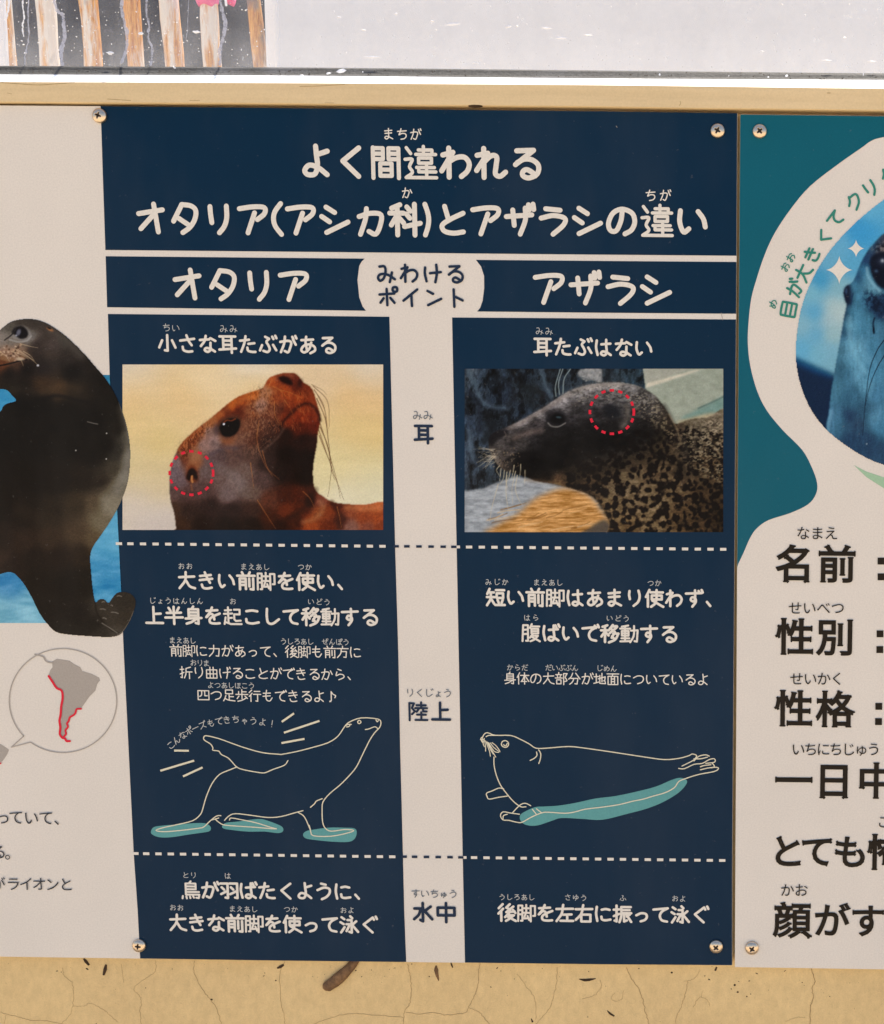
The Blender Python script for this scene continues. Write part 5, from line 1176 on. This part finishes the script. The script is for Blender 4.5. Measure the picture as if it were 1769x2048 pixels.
for i in range(NR):
    for k in range(NA):
        a = 1 + i * NA + k; b = 1 + i * NA + (k + 1) % NA; sf.append((a, b, b + NA, a + NA))
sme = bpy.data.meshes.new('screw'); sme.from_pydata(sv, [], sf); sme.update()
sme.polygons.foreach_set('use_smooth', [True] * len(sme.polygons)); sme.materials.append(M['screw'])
ga = sme.attributes.new('recess_shade', 'FLOAT', 'POINT'); ga.data.foreach_set('value', sg)
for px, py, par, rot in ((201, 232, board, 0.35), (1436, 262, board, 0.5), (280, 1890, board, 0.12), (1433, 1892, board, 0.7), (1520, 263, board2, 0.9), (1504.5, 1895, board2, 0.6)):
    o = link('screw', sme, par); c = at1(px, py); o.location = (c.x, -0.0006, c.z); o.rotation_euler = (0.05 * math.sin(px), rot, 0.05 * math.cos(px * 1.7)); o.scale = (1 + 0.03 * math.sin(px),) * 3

# ================================================================== batten above the boards
BY0, BY1 = -0.0030, WALL_Y
def row(pts):
    xs_ = [p[0] for p in pts]; ys_ = [p[1] for p in pts]
    s0 = (ys_[1] - ys_[0]) / (xs_[1] - xs_[0]) * 0.5; s1 = (ys_[-1] - ys_[-2]) / (xs_[-1] - xs_[-2]) * 0.5
    def f(x):
        if x < xs_[0]: return ys_[0] + s0 * (x - xs_[0])
        if x > xs_[-1]: return ys_[-1] + s1 * (x - xs_[-1])
        return float(np.interp(x, xs_, ys_))
    return lambda x: (f(x - 120) + 2 * f(x) + f(x + 120)) / 4
ROW_BB = row([(0, 205), (202, 206), (600, 208.2), (1200, 214.2), (1769, 221.8)])      # lower edge of the batten
ROW_BT = row([(0, 163.5), (600, 166), (1200, 169.8), (1769, 177)])                     # its upper edge
ROW_FT = row([(0, 149), (600, 151.2), (1200, 157), (1769, 160)])                       # top of the white frame
ROW_GB = row([(0, 131.5), (600, 134.8), (1200, 141), (1769, 147)])                     # bottom of the glass
PXS = np.linspace(-3200, 4600, 157)
def rows(y, row_, dz=0.0):
    P = at(PXS, np.array([row_(x) for x in PXS]), y); P[:, 2] += dz; return P
secs = []
rb_, rt_ = rows(BY0, ROW_BB), rows(BY0, ROW_BT)
vs = []
for i in range(len(PXS)):
    wv_ = 0.00016 * math.sin(i * 0.53) + rnd.gauss(0, 0.00005)
    x = rb_[i][0]; b_, t_ = rb_[i][2] + wv_ * 0.6, rt_[i][2]
    for y, z in ((BY0 + 0.0008, b_), (BY0, b_ + 0.0006), (BY0, t_ - 0.0002), (BY0 + 0.0003, t_), (0.03, t_ + 0.0003), (0.03, b_ + 0.001), (WALL_Y, b_)):
        vs.append((x, y + (wv_ * 0.3 if y < 0.02 else 0), z))
fs = []; n_ = 7; xs = PXS
for i in range(len(xs) - 1):
    for k in range(n_):
        a, b = i * n_ + k, i * n_ + (k + 1) % n_
        fs.append((a, b, b + n_, a + n_))
fs.append(tuple(range(n_))); fs.append(tuple(reversed(range((len(xs) - 1) * n_, len(xs) * n_))))
bat = mesh('wooden_batten', vs, fs, M['timber'], None)
import bmesh
bm = bmesh.new(); bm.from_mesh(bat.data); bmesh.ops.recalc_face_normals(bm, faces=bm.faces); bm.to_mesh(bat.data); bm.free()
tag(bat, 'tan painted wooden batten running along the top edge of the boards', 'batten')
S = Strokes()
for l, w in (([(-5, 165), (30, 167), (75, 170), (110, 168), (150, 165)], 1.0), ([(690, 169), (640, 172), (600, 173)], 0.8), ([(215, 198), (245, 200), (262, 201)], 0.9), ([(380, 201), (400, 201)], 0.8), ([(1359, 211), (1362, 207), (1361, 203)], 0.9), ([(15, 186), (24, 188)], 0.7), ([(650, 206), (668, 206)], 0.7), ([(1655, 186), (1661, 186)], 1.2)):
    p = catmull(np.array(l, float)); P = at(p[:, 0], p[:, 1], BY0)[:, [0, 2]]; S.add(P, w * 0.00034, y0=BY0 - 0.0001)
S.build('scratch', M['crack'], bat)['kind'] = 'stuff'
vknot = []; 
c = at1(950, 213.5, BY0); o = mesh('paint_chip', [(c.x + 0.0045 * math.cos(a) * (1.2 if math.cos(a) > 0 else 1), BY0 - 0.0001 + (0.0012 if math.sin(a) < 0 else 0), c.z + 0.0009 * math.sin(a) + 0.0004) for a in np.linspace(0, 2 * math.pi, 12, endpoint=False)], [tuple(range(12))], M['speck'], bat)

# ================================================================== window above
win = root('window', None, 'white framed window with wet streaked glass above the batten', 'window')
def strip(name, lines, mat, parent):
    """surface through successive rows (each an array of points along the sill)"""
    n = len(lines); v = [tuple(l[i]) for i in range(len(PXS)) for l in lines]
    f = [(i * n + k, i * n + k + 1, (i + 1) * n + k + 1, (i + 1) * n + k) for i in range(len(PXS) - 1) for k in range(n - 1)]
    o = mesh(name, v, f, mat, parent)
    bm = bmesh.new(); bm.from_mesh(o.data); bmesh.ops.recalc_face_normals(bm, faces=bm.faces)
    if sum(f_.normal.y for f_ in bm.faces) > 0: bmesh.ops.reverse_faces(bm, faces=bm.faces)
    bm.to_mesh(o.data); bm.free()
    return o
def gasket_mat():
    m, nt, b, L = new_mat('grey_sealant')
    n = noise(nt, 500, 4, 0.7); n2 = noise(nt, 30, 3, 0.6)
    c = mixc(nt, ramp(nt, n.outputs[0], [(0.35, 0), (0.7, 1)]), (0.030, 0.028, 0.025), (0.072, 0.07, 0.066))
    c = mixc(nt, ramp(nt, n2.outputs[0], [(0.5, 0), (0.75, 0.5)]), c, (0.14, 0.14, 0.15))
    L.new(c, b.inputs['Base Color']); b.inputs['Roughness'].default_value = 0.75
    bump(nt, b, n.outputs[0], 0.6, 0.0008)
    return m
M['gasket'] = gasket_mat()
strip('frame', [rows(-0.0026, ROW_BT, -0.0012), rows(-0.0024, ROW_BT, 0.0), rows(0.010, ROW_FT, -0.0005), rows(0.012, ROW_FT)], M['frame'], win)
strip('gasket', [rows(0.0118, ROW_FT, -0.0005), rows(0.0125, ROW_FT, 0.0003), rows(0.0145, ROW_FT, 0.0012), rows(0.0165, ROW_FT, 0.0030), rows(0.0178, ROW_GB, -0.0008), rows(0.0195, ROW_GB)], M['gasket'], win)
zg1 = at1(0, 131.5, 0.0195).z

def glass_mat():
    m, nt, b, L = new_mat('wet_window_glass')
    nt.nodes.remove(b)
    out = nt.nodes['Material Output']
    tr = nt.nodes.new('ShaderNodeBsdfTransparent'); tr.inputs[0].default_value = (0.97, 0.975, 0.985, 1)
    df = nt.nodes.new('ShaderNodeBsdfDiffuse'); df.inputs[0].default_value = (0.76, 0.80, 0.90, 1)
    tl = nt.nodes.new('ShaderNodeBsdfTranslucent'); tl.inputs[0].default_value = (0.72, 0.80, 0.95, 1)
    gl = nt.nodes.new('ShaderNodeBsdfGlossy'); gl.inputs['Roughness'].default_value = 0.05
    ad = nt.nodes.new('ShaderNodeMixShader'); ad.inputs[0].default_value = 0.5
    L.new(df.outputs[0], ad.inputs[1]); L.new(tl.outputs[0], ad.inputs[2])
    n = noise(nt, 26, 5, 0.65, stretch=(1.4, 1, 0.45)); n2 = noise(nt, 420, 3, 0.7, stretch=(1, 1, 0.8))
    f1 = ramp(nt, n.outputs[0], [(0.30, 0.035), (0.75, 0.13)])
    f2 = ramp(nt, n2.outputs[0], [(0.64, 0.0), (0.78, 0.35)])
    # glare haze painted into the pane as a pale veil, stronger towards the sill
    tc = nt.nodes.new('ShaderNodeTexCoord'); sx_ = nt.nodes.new('ShaderNodeSeparateXYZ'); L.new(tc.outputs['Object'], sx_.inputs[0])
    mr = nt.nodes.new('ShaderNodeMapRange'); L.new(sx_.outputs['Z'], mr.inputs['Value'])
    mr.inputs['From Min'].default_value = zg1 - 0.004; mr.inputs['From Max'].default_value = zg1 + 0.030
    mr.inputs['To Min'].default_value = 0.20; mr.inputs['To Max'].default_value = 0.0
    n3 = noise(nt, 45, 4, 0.7, stretch=(1.5, 1, 0.5)); mm = nt.nodes.new('ShaderNodeMath'); mm.operation = 'MULTIPLY'
    L.new(mr.outputs[0], mm.inputs[0]); L.new(ramp(nt, n3.outputs[0], [(0.3, 0.4), (0.7, 1.0)]), mm.inputs[1])
    f0 = nt.nodes.new('ShaderNodeMath'); f0.operation = 'ADD'; L.new(f1, f0.inputs[0]); L.new(mm.outputs[0], f0.inputs[1])
    f = nt.nodes.new('ShaderNodeMath'); f.operation = 'ADD'; L.new(f0.outputs[0], f.inputs[0]); L.new(f2, f.inputs[1])
    mx = nt.nodes.new('ShaderNodeMixShader'); L.new(f.outputs[0], mx.inputs[0]); L.new(tr.outputs[0], mx.inputs[1]); L.new(ad.outputs[0], mx.inputs[2])
    fr = nt.nodes.new('ShaderNodeFresnel'); fr.inputs[0].default_value = 1.25
    mg = nt.nodes.new('ShaderNodeMixShader'); L.new(fr.outputs[0], mg.inputs[0]); L.new(mx.outputs[0], mg.inputs[1]); L.new(gl.outputs[0], mg.inputs[2])
    L.new(mg.outputs[0], out.inputs['Surface'])
    return m
M['glass'] = glass_mat()
GY = 0.0205
mesh('glass_pane', [(-1.6, GY, zg1 - 0.01 + 0.0), (2.4, GY, zg1 - 0.03), (2.4, GY, 0.75), (-1.6, GY, 0.75)], [(0, 1, 2, 3)], M['glass'], win)
# dried lime streaks and drops on the glass
def thin_film(name, col, a):
    m, nt, b, L = new_mat(name)
    n = noise(nt, 260, 4, 0.7); out = nt.nodes['Material Output']
    tr = nt.nodes.new('ShaderNodeBsdfTransparent'); mx = nt.nodes.new('ShaderNodeMixShader')
    b.inputs['Base Color'].default_value = (*col, 1); b.inputs['Roughness'].default_value = 0.5
    L.new(ramp(nt, n.outputs[0], [(0.35, a * 0.35), (0.65, a)]), mx.inputs[0]); L.new(tr.outputs[0], mx.inputs[1]); L.new(b.outputs[0], mx.inputs[2])
    L.new(mx.outputs[0], out.inputs['Surface'])
    return m
M['lime'] = thin_film('lime_streak', (0.55, 0.56, 0.64), 0.8)
M['limew'] = simple('bright_lime', (0.86, 0.86, 0.88), 0.4, 0.5, var=0.1, scale=300, bmp=0.3)
cw = lambda l: [(a / 2.948, b / 2.948) for a, b in l]
def streak(l, w, mat, S):
    p = catmull(np.array(cw(l), float), n=6); p = p + np.array([(rnd.gauss(0, 0.5), 0) for _ in p])
    P = at(p[:, 0], p[:, 1], GY - 0.0004)
    # irregular width: short overlapping pieces
    for i in range(len(P) - 1):
        S.add(P[i:i + 2][:, [0, 2]], w * rnd.uniform(0.5, 1.3) * 0.00034, y0=GY - 0.0004)
S = Strokes(); S2 = Strokes()
streak([(320, -60), (325, 20), (345, 70), (372, 90), (378, 150), (385, 210), (372, 260), (362, 310), (372, 385)], 6.5, 0, S)
streak([(870, -50), (865, 60), (880, 160), (878, 230), (900, 290), (890, 380)], 4.5, 0, S)
streak([(1295, -40), (1310, 60), (1330, 130), (1320, 210), (1300, 290), (1300, 380)], 6.5, 0, S)
streak([(172, -20), (168, 80), (172, 180), (165, 260), (150, 330), (150, 380)], 3, 0, S)
streak([(725, -20), (720, 60), (745, 170), (752, 250), (735, 330), (715, 375)], 6.0, 0, S)
streak([(1115, 0), (1108, 150), (1100, 240)], 1.2, 0, S)
streak([(140, -20), (135, 40), (145, 100), (135, 160), (142, 215)], 3.0, 0, S2)
streak([(60, -30), (50, 60), (40, 110)], 3.5, 0, S2)
streak([(1330, -10), (1335, 30)], 4.0, 0, S2)
S.build('water_streak', M['lime'], win); S2.build('water_streak', M['limew'], win)
V = []; Fc = []
for x, y, r, el in [(650, 312, 9, 2.6), (832, 197, 8, 2.6), (1160, 188, 9, 2.6), (1163, 103, 4, 1.6), (150, 312, 6, 1.2), (135, 150, 5, 1.0), (140, 262, 4, 1.5), (1335, 15, 6, 0.8), (215, 330, 2, 1), (560, 180, 2.5, 1), (1010, 80, 2.5, 1), (1450, 60, 4, 1.2)]:
    crumb(at1(x / 2.948, y / 2.948, GY - 0.0002), r / 2.948 * 0.00034, 0.0004, rnd.uniform(-.1, .1), el, 10)
for _ in range(420):
    x = rnd.uniform(-200, 530) if rnd.random() < 0.7 else rnd.uniform(530, 1900); y = rnd.uniform(-60, 128)
    crumb(at1(x, y, GY - 0.0002), rnd.uniform(0.4, 1.25) * 0.00034, 0.0002, rnd.uniform(0, 3), rnd.uniform(1, 2))
for x, y, r, el in [(678, 34, 2.0, 2.4), (905, 48, 3.0, 6), (1018, 53, 2.4, 2.4), (1035, 52, 2.0, 1.4), (1093, 56, 2.4, 4.5), (1122, 76, 2.0, 8), (745, 114, 2, 8), (1175, 70, 0.9, 12), (793, 27, 2.2, 1.4), (1655, 121, 1.5, 7), (1745, 123, 1.2, 9), (728, 60, 1.0, 5), (865, 42, 1.4, 3), (1525, 103, 1.5, 3), (1690, 75, 1.0, 4)]:
    crumb(at1(x, y, GY - 0.0002), r * 0.00034, 0.0003, rnd.uniform(-.08, .08), el, 10)
Sx = Strokes(); Sx.v = V; Sx.f = Fc
o = Sx.build('water_drop', M['limew'], win); o['kind'] = 'stuff'
# grit in the sealant groove
V = []; Fc = []
for _ in range(260):
    x = rnd.uniform(-300, 2000); yb = np.interp(x, (0, 1769), (134, 147)) + rnd.uniform(0, 14); crumb(at1(x, yb, 0.0130), rnd.uniform(0.3, 1.0) * 0.00034, 0.0006, rnd.uniform(0, 3), rnd.uniform(1, 2.4))
Sx = Strokes(); Sx.v = V; Sx.f = Fc; o = Sx.build('grit', M['speck'], win); o['kind'] = 'stuff'
V = []; Fc = []
for x, y, r, el in ((348, 134, 3.5, 0.35), (351, 136, 1.2, 1), (657, 147, 2, 2.6), (683, 142, 4, 2.2), (726, 144, 1.4, 1), (1320, 149, 2.6, 0.7), (1537, 154, 1.8, 1.2), (1574, 152, 2.2, 1.6), (1727, 149, 2.6, 0.5), (604, 151, 2, 2.5), (1458, 152, 1.3, 1)):
    crumb(at1(x, y, 0.0120), r * 0.00034, 0.0010, 0.15, el)
Sx = Strokes(); Sx.v = V; Sx.f = Fc; Sx.build('paint_flake', M['limew'], win)

# ================================================================== the enclosure behind the glass
def post_mat():
    m, nt, b, L = new_mat('weathered_wood')
    oi = nt.nodes.new('ShaderNodeObjectInfo')
    n = noise(nt, 14, 5, 0.65, stretch=(3.0, 3.0, 0.5)); n2 = noise(nt, 80, 4, 0.7, stretch=(4, 4, 0.4)); n3 = noise(nt, 9, 3, 0.6, stretch=(1.5, 1.5, 0.8))
    c = mixc(nt, ramp(nt, n2.outputs[0], [(0.35, 0), (0.65, 1)]), (0.55, 0.19, 0.03), (0.98, 0.54, 0.15))
    sh = nt.nodes.new('ShaderNodeMath'); sh.operation = 'ADD'; sp = nt.nodes.new('ShaderNodeSeparateColor')
    L.new(oi.outputs['Color'], sp.inputs[0]); L.new(n.outputs[0], sh.inputs[0]); L.new(sp.outputs[0], sh.inputs[1])
    c = mixc(nt, ramp(nt, sh.outputs[0], [(0.50, 0), (0.62, 0.95)]), c, (0.96, 0.92, 0.84))
    c = mixc(nt, ramp(nt, n3.outputs[0], [(0.64, 0), (0.70, 0.85)]), c, (0.20, 0.17, 0.17))
    L.new(c, b.inputs['Base Color']); b.inputs['Roughness'].default_value = 0.6
    bump(nt, b, n2.outputs[0], 0.6, 0.004)
    return m
M['post'] = post_mat()
PY = 1.25
def stake(xt, xb, wpx, label, seed):
    """a rough pole; xt, xb: photograph x at y=0 and y=130"""
    r_ = random.Random(seed)
    a = at1(xt, 0, PY); b = at1(xb, 130, PY); s = (PY + 0.88) / F_PX
    d = (a - b); d = d / d.z
    root_ = b - d * 1.2; v = []; f = []; K = 14; N = 40
    for i in range(N + 1):
        h = 1.75 * i / N; c = root_ + d * h
        rr = wpx / 2 * s * (1 + 0.05 * math.sin(i * 0.9 + seed) + r_.gauss(0, 0.02))
        for k in range(K):
            t = 2 * math.pi * k / K; q = rr * (1 + 0.06 * math.sin(3 * t + seed) + 0.09 * math.sin(h * 31 + seed * 2.1) * math.sin(t + seed) + r_.gauss(0, 0.02))
            v.append((c.x + q * math.cos(t), c.y + q * math.sin(t), c.z))
    for i in range(N):
        for k in range(K): f.append((i * K + k, i * K + (k + 1) % K, (i + 1) * K + (k + 1) % K, (i + 1) * K + k))
    f.append(tuple(range(N * K, (N + 1) * K)))
    o = mesh('wooden_stake', v, f, M['post'], None, True)
    o.color = ((0.02, 0.14, -0.12, 0.03, 0.08, 0.07, 0.02)[seed - 3] if seed - 3 != 2 else 0.0, 0, 0, 1)
    return tag(o, label, 'stake', 'weathered stakes behind the glass')
stakes = [(14, 24, 19, 'narrow broken stake at the far left behind the glass'), (91, 103, 36, 'bleached whitish stake, second from the left'), (177, 187, 34, 'darkest brown stake, third from the left'), (262, 272, 30, 'stake with a white streak on its left, fourth from the left'), (338, 348, 34, 'stake with dark knots in the middle of the row'), (417, 426, 32, 'pale stake wrapped with pink at its top'), (508, 522, 26, 'thin wavy stake beside the white frame post')]
for i, (a, b, w, l) in enumerate(stakes): stake(a, b, w, l, i + 3)
M['pink'] = simple('pink_plastic', (0.85, 0.12, 0.36), 0.5, 0.4, var=0.08, scale=20)
def blob_box(name, x0, x1, y0, y1, yy, d, mat, label, cat):
    a = at1(x0, y1, yy); b = at1(x1, y0, yy); v = []; f = []; K = 16; N = 8
    cx, rx = (a.x + b.x) / 2, (b.x - a.x) / 2
    for i in range(N + 1):
        z = a.z + (b.z - a.z) * i / N; q = 1 - 0.25 * abs(2 * i / N - 1) ** 4
        for k in range(K):
            t = 2 * math.pi * k / K; v.append((cx + rx * q * math.cos(t) * (1 + 0.04 * math.sin(5 * t + i)), yy + d * q * math.sin(t), z + 0.002 * math.sin(3 * t)))
    for i in range(N):
        for k in range(K): f.append((i * K + k, i * K + (k + 1) % K, (i + 1) * K + (k + 1) % K, (i + 1) * K + k))
    f.append(tuple(reversed(range(K)))); f.append(tuple(range(N * K, (N + 1) * K)))
    return tag(mesh(name, v, f, mat, None, True), label, cat)
blob_box('pink_wrap', 395, 435, -45, 14, PY, 0.022, M['pink'], 'bright pink wrap round the sixth stake at the top of the window', 'wrap')
blob_box('pink_toy', 453, 471, -30, 8, PY + 0.05, 0.012, M['pink'], 'small pink object hanging beside the wrapped stake', 'toy')
def rock_mat():
    m, nt, b, L = new_mat('dark_wet_wall')
    n = noise(nt, 6, 5, 0.65); n2 = noise(nt, 60, 5, 0.75)
    c = mixc(nt, ramp(nt, n.outputs[0], [(0.35, 0), (0.7, 1)]), (0.022, 0.022, 0.03), (0.05, 0.05, 0.062))
    c = mixc(nt, ramp(nt, n2.outputs[0], [(0.60, 0), (0.74, 0.5)]), c, (0.25, 0.25, 0.30))
    L.new(c, b.inputs['Base Color']); b.inputs['Roughness'].default_value = 0.7; bump(nt, b, n2.outputs[0], 0.5, 0.01)
    return m
M['rock'] = rock_mat()
M['whitepost'] = simple('glossy_white_post', (0.93, 0.96, 1.0), 0.35, 0.5, var=0.02)
xw = at1(530, 60, 1.5).x
o = box('dark_wall', -3.5, xw + 0.1, 1.62, 1.9, -1.45, 0.7, M['rock']); tag(o, 'dark speckled wall behind the row of wooden stakes', 'wall')
def pale_mat():
    m, nt, b, L = new_mat('pale_wall')
    n = noise(nt, 3, 4, 0.6); n2 = noise(nt, 70, 4, 0.7)
    c = mixc(nt, ramp(nt, n.outputs[0], [(0.3, 0), (0.7, 1)]), (0.81, 0.86, 0.93), (0.87, 0.925, 0.985))
    c = mixc(nt, 1.0, c, ramp(nt, n2.outputs[0], [(0.3, 0.97), (0.7, 1.02)]), 'MULTIPLY')
    L.new(c, b.inputs['Base Color']); b.inputs['Roughness'].default_value = 0.7
    return m
M['pale'] = pale_mat()
x1 = at1(553, 60, 1.10).x; x0_ = at1(529, 60, 1.0).x
o = box('pale_wall', x1, 4.0, 1.10, 1.3, -1.45, 0.9, M['pale']); tag(o, 'pale grey wall filling the right side of the window', 'wall')
o = box('white_post', x0_, x0_ + 24 * (1.88 / F_PX), 1.0, 1.012, -1.45, 0.9, M['whitepost'], bevel=0.004); tag(o, 'white upright post between the stakes and the pale wall', 'post')
o = box('white_post', at1(-40, 60, 1.0).x, at1(8, 60, 1.0).x, 1.0, 1.012, -1.45, 0.9, M['whitepost'], bevel=0.004); tag(o, 'white upright post at the left edge of the window', 'post')

# ================================================================== ground
def ground_mat():
    m, nt, b, L = new_mat('sandy_paving')
    n = noise(nt, 2, 5, 0.6); n2 = noise(nt, 40, 4, 0.6)
    c = mixc(nt, ramp(nt, n.outputs[0], [(0.3, 0), (0.7, 1)]), (0.42, 0.345, 0.25), (0.50, 0.415, 0.305))
    c = mixc(nt, 1.0, c, ramp(nt, n2.outputs[0], [(0.3, 0.9), (0.7, 1.08)]), 'MULTIPLY')
    L.new(c, b.inputs['Base Color']); b.inputs['Roughness'].default_value = 0.8
    return m
g = mesh('ground', [(-60, -60, -1.45), (60, -60, -1.45), (60, 60, -1.45), (-60, 60, -1.45)], [(0, 1, 2, 3)], ground_mat())
tag(g, 'sandy light paving in front of the wall', kind='structure')
